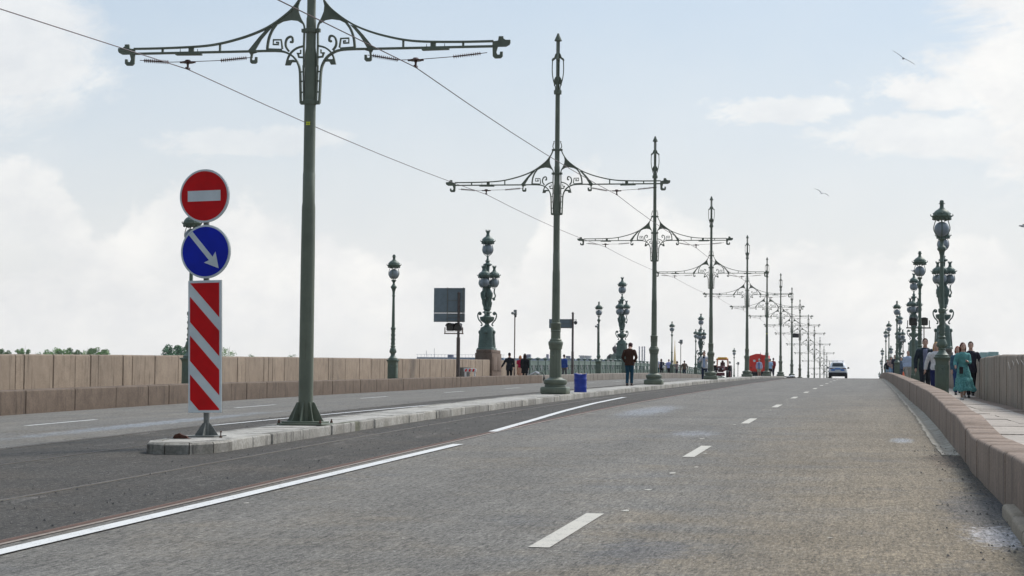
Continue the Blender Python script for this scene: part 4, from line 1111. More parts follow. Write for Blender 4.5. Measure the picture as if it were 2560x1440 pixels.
railing(-21.95, 129.4, 330, 'green cast iron railing along the left edge of the bridge with capped posts', 1)
railing(3.95, 120, 330, 'green cast iron railing along the right edge of the bridge', -1)

# ------------------------------------------------------------------ sign backs, floodlights, camera masts
def flood(t, x, z, face=-1):
    mb = MB(); n = 20
    mb.cbox(x - .19, x + .19, -.05, .22, z - .19, z + .19, .05)
    mb.build('floodlight', M['black_metal'], t, 40)
    q = MB(); q.prism([(x + .15 * math.cos(2 * math.pi * k / n), z - .02 + .15 * math.sin(2 * math.pi * k / n)) for k in range(n)], -.065, -.052)
    q.build('lens', plain('dark_lens', (.02, .022, .02), .15, .05), t)
    h = MB(); vs = []
    for k in range(13):
        a = math.pi * k / 12; vs += [(x + .19 * math.cos(a), -.05, z + .02 + .17 * math.sin(a)), (x + .18 * math.cos(a), -.26, z + .04 + .15 * math.sin(a)), (x + .20 * math.cos(a), -.05, z + .02 + .182 * math.sin(a)), (x + .19 * math.cos(a), -.26, z + .04 + .162 * math.sin(a))]
    fs = []
    for k in range(12):
        b = 4 * k; fs += [(b, b + 4, b + 5, b + 1), (b + 2, b + 3, b + 7, b + 6), (b + 1, b + 5, b + 7, b + 3)]
    h.add(vs, fs); h.build('hood', M['grey_plastic'] if 0 else M['black_metal'], t)
def sign_panels(t, x0, x1, zz, yb=.06):
    for (a, b) in zz:
        mb = MB(); mb.cbox(x0, x1, yb, yb + .03, a, b, .012); o = mb.build('sign_panel', M['sign_back'], t)
        f = MB()
        for fx in (x0 + (x1 - x0) * .44, x1 - .09): f.box(fx - .02, fx + .02, yb - .03, yb - .001, a - .02, b + .02)
        for fz in (a + .05, b - .05, (a + b) / 2): f.box(x0 + (x1 - x0) * .44, x1 - .05, yb - .02, yb - .001, fz - .012, fz + .012)
        f.box(x0 + .02, x1 - .02, yb - .012, yb - .001, a + .004, a + .02)
        f.build('stiffener', M['post_steel'], o)
zc = ground(-20, 96.5)
t = thing('sign_mast', 'brown steel mast carrying two grey sign backs above a pair of black floodlights', 'sign mast', (-19.95, 96.5, zc), 0)
mb = MB(); mb.lathe([(.10, 0), (.09, 2.35), (.065, 2.37), (.06, 4.5), (.09, 4.52), (.05, 4.6), (0, 4.62)], 14); mb.build('post', plain('brown_mast', (.095, .075, .065), .6, .3, 9), t, 40)
sign_panels(t, -1.27, .30, [(3.57, 4.72 + .08), (2.86 + .12 + .14, 3.55)])
flood(t, -.42, 2.87); flood(t, -.04, 2.87)
mb = MB(); mb.box(-.72, .25, -.03, .03, 2.52, 2.57); mb.box(-.70, -.66, -.03, .03, 2.57, 2.85); mb.box(.19, .23, -.03, .03, 2.57, 2.85); mb.box(-.68, .22, -.02, .02, 2.62, 2.64); mb.build('cross_bar', M['rust'], t)
zc = ground(-20, 135)
t = thing('sign_mast', 'second sign mast with grey sign back behind the second tram pole', 'sign mast', (-19.95, 135, zc), 0)
mb = MB(); mb.lathe([(.10, 0), (.09, 1.9), (.075, 1.92), (.07, 4.2), (.07, 4.5), (.11, 4.52), (.03, 4.6), (0, 4.62)], 14); mb.build('post', plain('brown_mast2', (.10, .08, .07), .6, .3, 9), t, 40)
sign_panels(t, -1.65, -.08, [(3.50, 4.12)])
mb = MB(); mb.ball((.2, -.05, 3.88), .12, .14, .14, 10, 7); mb.tube([(.05, 0, 4.05), (.25, -.02, 4.08), (.25, -.05, 3.95)], .02, 5); mb.build('siren', M['black_metal'], t, 50)
def camera_mast(X, Y, h, label, r=.035, box=(.16, .34), lamp_=False):
    z = ground(X, Y); t = thing('camera_mast', label, 'mast', (X, Y, z))
    mb = MB(); mb.lathe([(r * 1.6, 0), (r * 1.2, .9), (r, 1.0), (r, h - box[1]), (0, h - box[1])], 10); mb.build('post', plain('mast_brown', (.13, .095, .085), .6, .25, 9), t, 40)
    mb = MB(); mb.cbox(-box[0] * .4, box[0] * .7, -.1, .1, h - box[1], h, .02); mb.tube([(0, -.1, h - box[1] * .55), (-box[0] * .7, -.3, h - box[1] * .65)], [.07, .085], 8); mb.build('camera_box', M['grey_plastic'], t, 40)
    mb = MB(); mb.ball((.04, -.05, h - box[1] - .05), .075, None, None, 8, 6); mb.build('dome_lens', M['black_metal'], t, 50)
    return t
camera_mast(-21.2, 119.4, 4.35, 'thin pole with a small camera box above the women in black')
camera_mast(-20.5, 151.7, 4.1, 'short thin mast with a dark head just left of the lamp near the second candelabra', .03, (.14, .3))
camera_mast(-21, 225.5, 4.2, 'thin pole with dark camera head right of the golden spire', .04, (.3, .45))
camera_mast(-20.8, 322, 4.3, 'farthest thin camera pole left of the red lorry', .05, (.3, .4))
camera_mast(3.55, 136, 4.15, 'thin mast with pale camera box behind the right floodlights', .035, (.3, .35))
camera_mast(3.4, 212, 4.1, 'thin camera pole above the orange cone on the right', .045, (.4, .35))
t = thing('floodlight_mast', 'green mast carrying two round black floodlights beside the second right street lamp', 'mast', (2.12, 101, ground(2.1, 101)))
mb = MB(); mb.lathe([(.14, 0), (.13, .5), (.10, .52), (.09, 2.75), (.12, 2.78), (.12, 2.85), (.05, 2.9)], 12); mb.build('post', M['green_lamp'], t, 40)
flood(t, -.02, 3.15); flood(t, .52, 3.15)
mb = MB(); mb.box(-.35, .85, -.03, .03, 2.80, 2.86); mb.box(-.30, -.26, -.03, .03, 2.86, 3.2); mb.box(.76, .80, -.03, .03, 2.86, 3.2); mb.build('cross_bar', M['black_metal'], t)

# bins and striped barricade behind the left barrier
bz = ground(-20.6, 103.6)
t = thing('litter_bin', 'grey slatted litter bin behind the left barrier', 'bin', (-21.05, 103.6, bz))
mb = MB(); mb.lathe([(.0, .05), (.22, .05), (.26, .8), (.26, .86), (.22, .86), (.2, .1)], 16); mb.build('bin_body', M['grey_plastic'], t, 40)
mb = MB()
for k in range(16): a = 2 * math.pi * k / 16; mb.tube([(.235 * math.cos(a), .235 * math.sin(a), .05), (.275 * math.cos(a), .275 * math.sin(a), .86)], .012, 4)
mb.build('slats', M['black_metal'], t)
t = thing('striped_barricade', 'small red and white striped plastic barricade behind the left barrier', 'barricade', (-20.72, 103.2, bz))
mb = MB(); mb.cbox(-.3, .36, -.06, .06, .62, .80, .03); mb.build('board', M['white'], t)
mb = MB()
for k in range(3): x = -.24 + k * .2; mb.prism([(x, .64), (x + .09, .64), (x + .13, .78), (x + .04, .78)], -.065, -.0605)
mb.build('red_stripes', M['sign_red'], t)
for x in (-.22, .28):
    mb = MB(); mb.cbox(x - .04, x + .04, -.05, .05, 0, .62, .01); mb.build('leg', M['white'], t)

# crumpled white bag with a dark strap on the end of the left barrier
random.seed(6); zt = G(-19.1, 116) + .46
t = thing('plastic_bag', 'crumpled white bag with a dark strap lying on the end of the left barrier', 'bag', (-19.3, 116.2, zt))
mb = MB()
for k in range(9): mb.ball((random.uniform(-.3, .25), random.uniform(-.1, .1), .05 + random.uniform(0, .1)), random.uniform(.06, .12), None, random.uniform(.04, .09), 7, 5)
mb.tube([(-.45, 0, .02), (-.25, 0, .08), (0, 0, .22), (.08, 0, .1)], [.02, .06, .05, .03], 6); mb.build('sack', M['white'], t)
mb = MB(); mb.tube([(.05, 0, .17), (.35, -.02, .14), (.45, -.1, .0), (.48, -.2, -.15), (.46, -.22, -.32)], [.015, .02, .02, .05, .05], 6); mb.build('strap', M['dark'], t)
# white heap by the eighth pole
mb = MB(); random.seed(14)
for k in range(12): mb.ball((random.uniform(-.9, .8), random.uniform(-.2, .2), random.uniform(.02, .14)), random.uniform(.15, .32), None, random.uniform(.06, .16), 8, 6)
o = mb.build('white_heap', M['white'], None, 60); o.location = (-9.15, 221, G(-9, 221) + .13); tag(o, 'low heap of white sheeting on the crest of the island', 'heap')
# traffic cone
t = thing('traffic_cone', 'orange traffic cone behind the right wall', 'cone', (1.78, 110, ground(1.8, 110)))
mb = MB(); mb.lathe([(.15, .03), (.03, .62), (.02, .63)], 14); mb.build('cone_body', plain('orange', (.62, .10, .02), .5, .1), t, 40)
mb = MB(); mb.cbox(-.2, .2, -.2, .2, 0, .03, .01); mb.build('foot', M['dark'], t)

# ------------------------------------------------------------------ people
def remesh(mb, vox, sm=3):
    me = bpy.data.meshes.new('tmp'); me.from_pydata(mb.v, [], mb.f)
    o = bpy.data.objects.new('tmp', me); col.objects.link(o)
    r = o.modifiers.new('r', 'REMESH'); r.mode = 'VOXEL'; r.voxel_size = vox; r.use_smooth_shade = True
    s = o.modifiers.new('s', 'SMOOTH'); s.factor = .5; s.iterations = sm
    dg = bpy.context.evaluated_depsgraph_get(); e = o.evaluated_get(dg)
    nm = bpy.data.meshes.new_from_object(e); bpy.data.objects.remove(o); bpy.data.meshes.remove(me)
    for p in nm.polygons: p.use_smooth = True
    return nm
def ell_loft(mb, rings, n=16):      # rings: (cx, cy, z, rx, ry)
    vs = []; fs = []
    for cx, cy, z, rx, ry in rings:
        for i in range(n):
            a = 2 * math.pi * i / n; vs.append((cx + rx * math.cos(a), cy + ry * math.sin(a), z))
    for j in range(len(rings) - 1):
        for i in range(n): k = (i + 1) % n; fs.append((j * n + i, j * n + k, (j + 1) * n + k, (j + 1) * n + i))
    fs.append(tuple(reversed(range(n)))); fs.append(tuple((len(rings) - 1) * n + i for i in range(n)))
    mb.add(vs, fs)
SKIN = plain('skin', (.50, .30, .22), .6, .1, 10)
def person(label, X, Y, H=1.75, face=0.0, top=(.1, .1, .1), bottom=(.03, .03, .04), hair=(.05, .03, .02), hairlen=0, stride=.25,
           arms=None, sleeves=1.0, hem=.47, outfit='trousers', coat=None, bow=0.0, lean=0.0, cap=None, shoes=(.03, .03, .03), build_=1.0, vox=.022, bare=False, turn=0.0, z=None, extra=None, blouse=None):
    """faces +Y when face = 0; H height; arms = [(elbow, wrist), (elbow, wrist)] offsets from the shoulder in fractions of H"""
    k = H; W_ = build_
    t = thing('person', label, 'person', (X, Y, ground(X, Y) if z is None else z), R(face))
    hipz = .515 * k; hx = .052 * k
    legs = []
    for s in (-1, 1):
        f = stride * .5 * s; back = f < 0
        ank = Vector((s * hx * .8, f, .05 * k + (.035 * k if back and stride > .2 else 0)))
        hip = Vector((s * hx, 0, hipz)); kn = (ank + hip) / 2 + Vector((0, .03 * k + (.02 * k if back else 0), -.0 * k)); kn.z = .285 * k
        legs.append((hip, kn, ank, s, back))
    ly = lambda z: lean * (z - hipz)
    sh = [Vector((s * .100 * k * W_, ly(.80 * k), .782 * k)) for s in (-1, 1)]
    if arms is None: arms = [((-.02, -.02, -.165), (-.015, .03, -.30)), ((.02, -.02, -.165), (.015, .03, -.30))]
    am = [(S, S + Vector(e) * k, S + Vector(w) * k) for S, (e, w) in zip(sh, arms)]
    hc = Vector((0, ly(.93 * k) + bow * .06 * k, .925 * k - bow * .02 * k))
    # body
    b = MB()
    tor = [(.47, .085, .062), (.52, .088, .065), (.57, .080, .058), (.62, .073, .052), (.68, .082, .056), (.74, .094, .060), (.785, .096, .055), (.815, .064, .044), (.838, .036, .034), (.87, .030, .032), (.89, .030, .032)]
    ell_loft(b, [(0, ly(z * k) + (bow * .04 * k if z > .85 else 0), z * k, rx * k * W_, ry * k * W_) for z, rx, ry in tor])
    b.ball(hc, .043 * k, .052 * k, .066 * k, 16, 12); b.ball(hc + Vector((0, .035 * k, -.035 * k)), .026 * k, .024 * k, .028 * k, 10, 8)
    b.ball(hc + Vector((0, .055 * k, -.008 * k)), .009 * k, .012 * k, .014 * k, 8, 6)
    for s in (-1, 1): b.ball(hc + Vector((s * .043 * k, 0, -.008 * k)), .007 * k, .012 * k, .018 * k, 8, 6)
    for hip, kn, ank, s, back in legs:
        b.tube([hip, hip.lerp(kn, .5), kn, kn.lerp(ank, .3), kn.lerp(ank, .6), ank], [.050 * k, .042 * k, .030 * k, .033 * k, .025 * k, .019 * k], 10)
        b.tube([ank, ank + Vector((0, .01 * k, -.03 * k)), ank + Vector((0, .08 * k, -.036 * k))], [.02 * k, .022 * k, .014 * k], 8)
    for S, e, w in am:
        b.tube([S, S.lerp(e, .5), e, e.lerp(w, .4), w], [.028 * k, .025 * k, .020 * k, .020 * k, .014 * k], 9)
        d = (w - e).normalized(); a = d.cross(Vector((0, 1, 0)));  a = a.normalized() if a.length > .1 else Vector((1, 0, 0)); c = d.cross(a)
        b.tube([w, w + d * .03 * k, w + d * .052 * k], [.014 * k, .021 * k, .018 * k], 8)
        for fi, (o_, ln) in enumerate(((-.014, .036), (-.005, .042), (.005, .040), (.014, .032))):
            p0 = w + d * .048 * k + c * o_ * k
            b.tube([p0, p0 + d * ln * .55 * k + a * .004 * k, p0 + d * ln * k + a * .012 * k], [.0058 * k, .0052 * k, .004 * k], 6)
        p0 = w + d * .015 * k - c * .016 * k; b.tube([p0, p0 - c * .014 * k + d * .02 * k, p0 - c * .012 * k + d * .036 * k], [.0065 * k, .006 * k, .0045 * k], 6)
    me = remesh(b, min(vox * .6, .012) if vox < .02 else .014, 1); me.materials.append(SKIN); link('body', me, t)
    # eyes and mouth on near faces
    if vox < .02:
        q = MB()
        for s in (-1, 1): q.ball(hc + Vector((s * .017 * k, .0465 * k, .004 * k)), .006 * k, .004 * k, .0035 * k, 6, 5)
        q.ball(hc + Vector((0, .053 * k, -.033 * k)), .011 * k, .004 * k, .003 * k, 6, 5)
        for s in (-1, 1): q.ball(hc + Vector((s * .017 * k, .048 * k, .012 * k)), .010 * k, .004 * k, .0022 * k, 6, 5)
        q.build('face_features', cloth((.06, .03, .025)), t)
    # upper garment
    g = MB(); m_ = .014 if coat is None else .020
    zs = [z for z in (hem, .50, .56, .62, .68, .74, .79, .815, .832)]; zs = sorted(set([z for z in zs if z >= hem]))
    def rr(z):
        rx = interp(z, [q[0] for q in tor], [q[1] for q in tor]); ry = interp(z, [q[0] for q in tor], [q[2] for q in tor]); 
        if z < .47: rx = .088 + (.47 - z) * .05; ry = .065 + (.47 - z) * .04
        return rx, ry
    rings = []
    for z in zs:
        rx, ry = rr(z); e = m_ * (1 if z < .80 else .55); fl = (.004 if z < .6 else 0)
        rings.append((0, ly(z * k), z * k, (rx * W_ + e * .8 + fl) * k, (ry * W_ + e * .8 + fl) * k))
    ell_loft(g, rings, 18)
    for S, e, w in am:
        if sleeves <= .5: pts = [S, S.lerp(e, .5), S.lerp(e, max(.3, sleeves * 2))]; rd = [.034, .033, .032]
        else: pts = [S, S.lerp(e, .5), e, e.lerp(w, .5), e.lerp(w, (sleeves - .5) * 2 * .98)]; rd = [.037, .035, .031, .027, .023]
        g.tube(pts, [(r_ + m_ * .35) * k for r_ in rd], 10)
        g.ball(S, .036 * k, .034 * k, .034 * k, 10, 8)
    me = remesh(g, vox * .75, 2)
    nm = 'jacket' if coat else 'shirt'; me.materials.append(cloth(top)); link(nm, me, t)
    if blouse is not None:      # the shirt front seen through an open jacket
        q = MB(); ell_loft(q, [(0, ly(z * k) + .024 * k, z * k, (rr(z)[0] * .55) * k, (rr(z)[1] * W_ + .012) * k) for z in (.46, .52, .58, .65, .72, .78, .81)], 16)
        me = remesh(q, vox * .75, 2); me.materials.append(cloth(blouse)); link('shirt', me, t)
    # lower garment
    l = MB()
    if outfit in ('trousers', 'shorts'):
        ell_loft(l, [(0, 0, z * k, (rr(z)[0] * W_ + .008) * k, (rr(z)[1] * W_ + .008) * k) for z in (.455, .49, .52, .56, .585)], 16)
        for hip, kn, ank, s, back in legs:
            if outfit == 'trousers': l.tube([hip, hip.lerp(kn, .5), kn, kn.lerp(ank, .5), ank + Vector((0, -.004 * k, .0))], [.056 * k * W_, .050 * k, .041 * k, .038 * k, .034 * k], 10)
            else: l.tube([hip, hip.lerp(kn, .5), kn + Vector((0, 0, .01 * k))], [.058 * k, .056 * k, .054 * k], 10)
        me = remesh(l, vox * .75, 2); me.materials.append(cloth(bottom)); link(outfit, me, t)
    elif outfit == 'dress':
        random.seed(3); n = 40; vs = []; fs = []
        lv = [(.60, .085, .062, 0), (.55, .098, .078, .0), (.48, .115, .095, .1), (.40, .128, .105, .35), (.385, .132, .108, .5), (.38, .142, .115, .6), (.30, .155, .13, .9), (.225, .165, .14, 1.0), (.22, .178, .15, 1.1), (.19, .185, .16, 1.3), (.155, .188, .165, 1.5)]
        for z, rx, ry, wv in lv:
            for i in range(n):
                a = 2 * math.pi * i / n; w = 1 + .07 * wv * math.sin(a * 7 + z * 9) + .04 * wv * math.sin(a * 13 + 1)
                sway = (.60 - z) * .10 * -1
                vs.append((rx * k * math.cos(a) * w + sway * k * .8, ry * k * math.sin(a) * w + .012 * k * wv, z * k + .008 * k * wv * math.sin(a * 5)))
        for j in range(len(lv) - 1):
            for i in range(n): q = (i + 1) % n; fs.append((j * n + i, j * n + q, (j + 1) * n + q, (j + 1) * n + i))
        l.add(vs, fs); l.build('skirt', cloth(bottom, .86, .45, 22), t, 60)
    elif outfit == 'skirt':
        ell_loft(l, [(0, 0, z * k, rx * k, ry * k) for z, rx, ry in ((.25, .13, .11), (.35, .12, .10), (.45, .11, .085), (.52, .10, .078), (.58, .088, .066))], 18)
        l.build('skirt', cloth(bottom), t, 60)
    # shoes
    for hip, kn, ank, s, back in legs:
        q = MB(); pitch = .3 if back and stride > .2 else 0
        base = ank + Vector((0, 0, -.05 * k + .0))
        q.tube([base + Vector((0, -.03 * k, .022 * k)), base + Vector((0, .0, .026 * k)), base + Vector((0, .05 * k, .020 * k)), base + Vector((0, .095 * k, .014 * k - (.0)))], [.020 * k, .026 * k, .023 * k, .014 * k], 9)
        q.box(base.x - .024 * k, base.x + .024 * k, base.y - .045 * k, base.y + .105 * k, base.z, base.z + .010 * k)
        q.build('shoe', cloth(shoes, .6), t, 50)
    # hair or cap
    q = MB(); 
    if hair is not None:
        q.ball(hc + Vector((0, -.010 * k, .014 * k)), .049 * k, .055 * k, .062 * k, 14, 10)
        if hairlen > 0:
            q.tube([hc + Vector((0, -.03 * k, .02 * k)), hc + Vector((0, -.045 * k, -.05 * k)), hc + Vector((0, -.05 * k, -.05 * k - hairlen * .5 * k)), hc + Vector((0, -.045 * k, -.05 * k - hairlen * k))], [.048 * k, .046 * k, .042 * k, .022 * k], 10)
            for s in (-1, 1): q.tube([hc + Vector((s * .034 * k, -.005 * k, .03 * k)), hc + Vector((s * .046 * k, -.012 * k, -.03 * k)), hc + Vector((s * .045 * k, -.02 * k, -.05 * k - hairlen * .7 * k))], [.018 * k, .020 * k, .012 * k], 8)
        me = remesh(q, .012, 1)
        # keep the face clear
        me.materials.append(cloth(hair, .6)); bm = bmesh.new(); bm.from_mesh(me)
        for v in bm.verts:
            rel = v.co - hc
            if rel.y > .030 * k and rel.z < .030 * k: v.co.y = hc.y + .030 * k
        bm.to_mesh(me); bm.free(); link('hair', me, t)
    if cap is not None:
        q = MB(); q.lathe([(.049 * k, .0), (.051 * k, .02 * k), (.044 * k, .045 * k), (.02 * k, .058 * k), (0, .06 * k)], 16, hc.x, hc.y, hc.z + .012 * k)
        q.prism([(-.035 * k, 0), (.035 * k, 0), (.028 * k, .045 * k), (-.028 * k, .045 * k)], hc.z + .014 * k, hc.z + .020 * k, 'xy', (hc.x, hc.y + .035 * k, 0))
        q.build('cap', cloth(cap, .8), t, 50)
    return t
FWD, TOW = 0, 180
hang = lambda o=.0, f=.03: [((-.025 - o, -.03, -.165), (-.02 - o, f, -.31)), ((.025 + o, -.03, -.165), (.02 + o, f, -.31))]
# left pavement
person('person in a black hooded coat swinging an arm, walking away behind the left barrier', -20.75, 115.2, 1.73, FWD, (.012, .014, .02), (.010, .010, .014), (.03, .012, .015), .0, .35, [((-.07, -.03, -.15), (-.15, -.03, -.27)), ((.04, .0, -.16), (.03, .08, -.27))], coat=1, hem=.40, build_=1.12)
person('person with ginger hair and a red top between the two women in black', -21.3, 122.0, 1.60, FWD + 20, (.40, .012, .06), (.5, .30, .22), (.42, .17, .07), .02, .2, None, .4, .44, 'skirt')
person('person with long dark hair and a long black coat walking beside the ginger one', -20.35, 118.2, 1.70, FWD, (.012, .013, .016), (.012, .012, .014), (.035, .018, .015), .13, .2, None, coat=1, hem=.30, build_=1.1)
person('person in a blue jacket peeking out behind the second tram pole', -20.75, 136.5, 1.72, FWD - 20, (.03, .07, .28), (.10, .10, .11), (.05, .03, .02), 0, .3, None, coat=1, hem=.46)
person('person in a white shirt and teal trousers partly behind the third tram pole', -20.6, 196.5, 1.78, FWD, (.55, .56, .66), (.02, .09, .10), (.05, .03, .02), 0, .3, None, .4)
person('person in navy at the left railing carrying a white bag', -20.95, 203.7, 1.78, FWD, (.015, .018, .045), (.014, .014, .02), (.06, .02, .015), .02, .25, hang(.03), coat=1, hem=.42, build_=1.15)
person('person in a blue and white patterned shirt beside the navy one', -20.75, 209.5, 1.80, FWD, (.30, .32, .62), (.012, .014, .022), (.12, .06, .04), 0, .15, hang(.04), .5, build_=1.1)
person('person in a grey beige top leaning at the railing right of the golden spire', -20.95, 220.5, 1.76, FWD + 60, (.24, .19, .18), (.014, .016, .03), (.04, .025, .02), .03, .2, [((-.03, .05, -.14), (-.02, .14, -.14)), ((.03, .05, -.14), (.02, .14, -.14))], .8, .46)
person('person in a brown shirt standing by the railing, back to the camera', -20.85, 228.5, 1.90, FWD, (.13, .085, .06), (.02, .035, .055), (.035, .02, .015), 0, .2, hang(.05), .6, build_=1.15)
# island and carriageway
person('person in a brown jumper and blue jeans with bowed head walking away along the island', -9.38, 78.9, 1.77, FWD - 4, (.050, .020, .011), (.012, .055, .090), (.05, .012, .014), 0, .16, [((-.048, -.03, -.15), (-.005, .05, -.25)), ((.055, -.03, -.145), (.005, .05, -.24))], 1.0, .455, cap=(.06, .012, .022), bow=1.5, lean=.05, shoes=(.04, .02, .02), build_=1.04, vox=.018)
cm = person('person in an open white jacket looking down at a dark camera beside the fourth pole', -9.62, 118.6, 1.80, TOW - 10, (.60, .61, .63), (.012, .020, .05), (.13, .05, .03), 0, .35, [((-.07, .02, -.14), (-.01, .10, -.10)), ((.07, .02, -.14), (.03, .11, -.12))], 1.0, .43, coat=1, bow=.9, lean=.10, blouse=(.33, .42, .62), shoes=(.5, .5, .48), build_=1.05)
person('person in a white cap, blue shirt and khaki shorts before the red lorry', -9.58, 177.0, 1.68, TOW, (.50, .52, .68), (.42, .36, .26), (.5, .42, .36), 0, .2, hang(.02), 1.0, .46, 'shorts', cap=(.6, .56, .5), blouse=(.12, .20, .42))
person('person in a pale blue shirt right of the sixth tram pole', -9.62, 197.5, 1.86, FWD + 10, (.38, .55, .78), (.012, .013, .02), (.03, .02, .02), 0, .3, None, .45)
person('person in dark red carrying a backpack just right of the pale blue shirt', -9.38, 199.0, 1.80, FWD + 20, (.22, .03, .035), (.03, .03, .05), (.03, .02, .02), 0, .3, None, .8, .42, build_=.95)
# right pavement
person('person with short dark hair in a navy jacket over a grey shirt', 1.69, 63.4, 1.86, TOW, (.022, .032, .045), (.020, .023, .030), (.045, .018, .012), 0, .45, [((-.05, -.02, -.16), (-.05, .0, -.31)), ((.05, -.02, -.16), (.05, .03, -.30))], 1.0, .46, coat=1, blouse=(.17, .18, .26), vox=.018, bow=.3, build_=1.05)
person('person with blonde hair in a white blouse half hidden by the nearest right street lamp', 1.99, 62.4, 1.72, TOW - 10, (.62, .60, .60), (.015, .02, .08), (.42, .25, .10), .06, .3, [((-.06, .0, -.15), (-.02, .06, -.24)), ((.06, .0, -.15), (.08, .02, -.28))], 1.0, .50, outfit='trousers', vox=.018, build_=1.08)
person('person in a long ruffled teal dress turning her head, striding on the right pavement', 2.66, 59.5, 1.68, TOW + 12, (.12, .32, .31), (.115, .31, .30), (.10, .025, .014), .09, .26, [((-.02, .03, -.14), (.03, .09, -.12)), ((.045, .0, -.14), (.06, .09, -.20))], .92, .56, 'dress', shoes=(.55, .53, .52), vox=.016, build_=.92)
person('person in a dark shirt and shorts directly behind the teal dress', 3.10, 64.0, 1.76, TOW, (.025, .022, .035), (.015, .016, .022), (.05, .022, .014), 0, .3, hang(.05), .42, .44, vox=.018, build_=1.1)
person('person with reddish hair hidden behind the shoulder of the teal dress', 2.93, 69.5, 1.66, TOW, (.05, .11, .16), (.02, .05, .14), (.26, .06, .03), .05, .3, None, .9)
person('person in a pale blue shirt and beige trousers walking before the second right candelabra', 2.12, 114.5, 1.80, TOW, (.42, .50, .64), (.40, .37, .32), (.25, .16, .12), 0, .3, None, 1.0, .50, build_=1.2)
person('leftmost walker of the far right group, in a dark jacket and pale jeans', 1.62, 190, 1.74, TOW, (.015, .017, .024), (.25, .34, .42), (.03, .02, .02), 0, .3, hang(.05), coat=1, hem=.46)
person('walker of the far right group in a beige patterned top and pale blue jeans', 1.62, 157.0, 1.70, TOW, (.36, .26, .24), (.22, .34, .50), (.10, .05, .04), .05, .25, [((-.05, .03, -.14), (-.0, .08, -.17)), ((.05, .03, -.14), (.0, .08, -.17))], 1.0, .50)
person('tall walker behind the beige top in the far right group', 1.85, 153.0, 1.82, TOW, (.03, .03, .05), (.02, .03, .06), (.12, .06, .04), 0, .25, None, .5)
person('walker in a grey blue jacket right of the third right street lamp pedestal', 2.35, 156, 1.66, TOW, (.10, .14, .20), (.05, .07, .10), (.06, .03, .02), .03, .25, None, coat=1, hem=.46)
# things carried
mb = MB(); mb.cbox(-.06, .06, -.05, .05, -.045, .045, .012); mb.tube([(0, -.05, 0), (0, -.13, 0)], [.035, .032], 10)
o = mb.build('photo_camera', M['dark'], None, 40); o.location = (-9.66, 118.38, ground(-9.0, 118.6) + 1.28); tag(o, 'black photo camera held by the person in the white jacket', 'camera')
o = MB().cbox(-.055, .055, -.02, .02, -.10, .10, .012).build('phone_pouch', M['dark']); o.location = (2.60, 59.22, ground(2.7, 59.5) + .86); tag(o, 'small black pouch hanging in front of the teal dress', 'pouch')
mb = MB(); mb.ball((0, 0, 0), .16, .10, .15, 10, 8); mb.tube([(-.1, 0, .1), (-.12, 0, .45), (-.02, 0, .6)], .012, 5)
o = mb.build('shoulder_bag', M['white'], None, 60); o.location = (-20.66, 203.4, ground(-20.9, 203.5) + .92); tag(o, 'white shoulder bag carried by the person in navy', 'bag')
mb = MB(); mb.cbox(-.15, .15, -.1, .1, -.22, .22, .06); mb.tube([(-.1, .1, .2), (-.1, .2, .1), (-.1, .12, -.15)], .015, 5)
o = mb.build('backpack', cloth((.24, .03, .04)), None, 50); o.location = (-9.28, 198.8, ground(-9, 199) + 1.18); tag(o, 'dark red backpack by the island people at the sixth pole', 'backpack')

# ------------------------------------------------------------------ vehicles
def loft_body(sections, n=1):
    """sections: list of (y, [(x, z)...] half outline from bottom centre round to top centre) mirrored"""
    mb = MB(); rings = []
    for y, h in sections:
        full = [(x, y, z) for x, z in h] + [(-x, y, z) for x, z in reversed(h)]
        rings.append(full)
    m_ = len(rings[0])
    mb.add([p for r in rings for p in r], [(j * m_ + i, j * m_ + (i + 1) % m_, (j + 1) * m_ + (i + 1) % m_, (j + 1) * m_ + i) for j in range(len(rings) - 1) for i in range(m_)] + [tuple(reversed(range(m_))), tuple(range((len(rings) - 1) * m_, len(rings) * m_))])
    return mb
def wheel(t, x, y, r, w=.24, name='wheel'):
    mb = MB(); mb.lathe([(r * .55, -w / 2), (r * .93, -w / 2), (r, -w * .35), (r, w * .35), (r * .93, w / 2), (r * .55, w / 2)], 22); mb.xf(Matrix.Translation((x, y, r)) @ Matrix.Rotation(math.pi / 2, 4, 'Y'))
    o = mb.build(name, M['dark'], t, 40)
    q = MB(); q.lathe([(0, -w * .45), (r * .3, -w * .45), (r * .56, -w * .3), (r * .56, w * .3), (r * .3, w * .45), (0, w * .45)], 16); q.xf(Matrix.Translation((x, y, r)) @ Matrix.Rotation(math.pi / 2, 4, 'Y')); q.build('rim', M['grey_plastic'], o, 40)
cY = 203.0; cX = (2095.5 - 2174.7) / 5080 * cY
t = thing('police_car', 'white and blue police car with a roof bar, seen from behind on the crest', 'car', (cX, cY, G(-3, cY)), 0)
M['car_white'] = plain('car_white', (.80, .82, .84), .25, .04, 2)
M['car_blue'] = plain('car_blue', (.06, .22, .62), .3, .05, 2)
def sec(w, zb, zw, wt, zt):   # body half outline
    return [(w * .86, zb), (w * .97, zb + .10), (w, zb + .35), (w * .985, zw - .08), (w * .93, zw), (wt + (w - wt) * .25, zw + (zt - zw) * .45), (wt, zt - .10), (wt * .85, zt - .02), (0, zt)]
S = [(0.0, sec(.80, .42, .95, .74, 1.02)), (.12, sec(.88, .30, 1.02, .72, 1.22)), (.35, sec(.915, .25, 1.03, .68, 1.52)), (.75, sec(.925, .24, 1.02, .66, 1.62)), (1.8, sec(.925, .24, 1.0, .66, 1.66)), (2.7, sec(.925, .24, .98, .64, 1.60)), (3.4, sec(.915, .24, .97, .70, 1.10)), (4.2, sec(.88, .26, .88, .70, .95)), (4.55, sec(.78, .32, .75, .6, .80))]
loft_body(S).build('body', M['car_white'], t, 35)
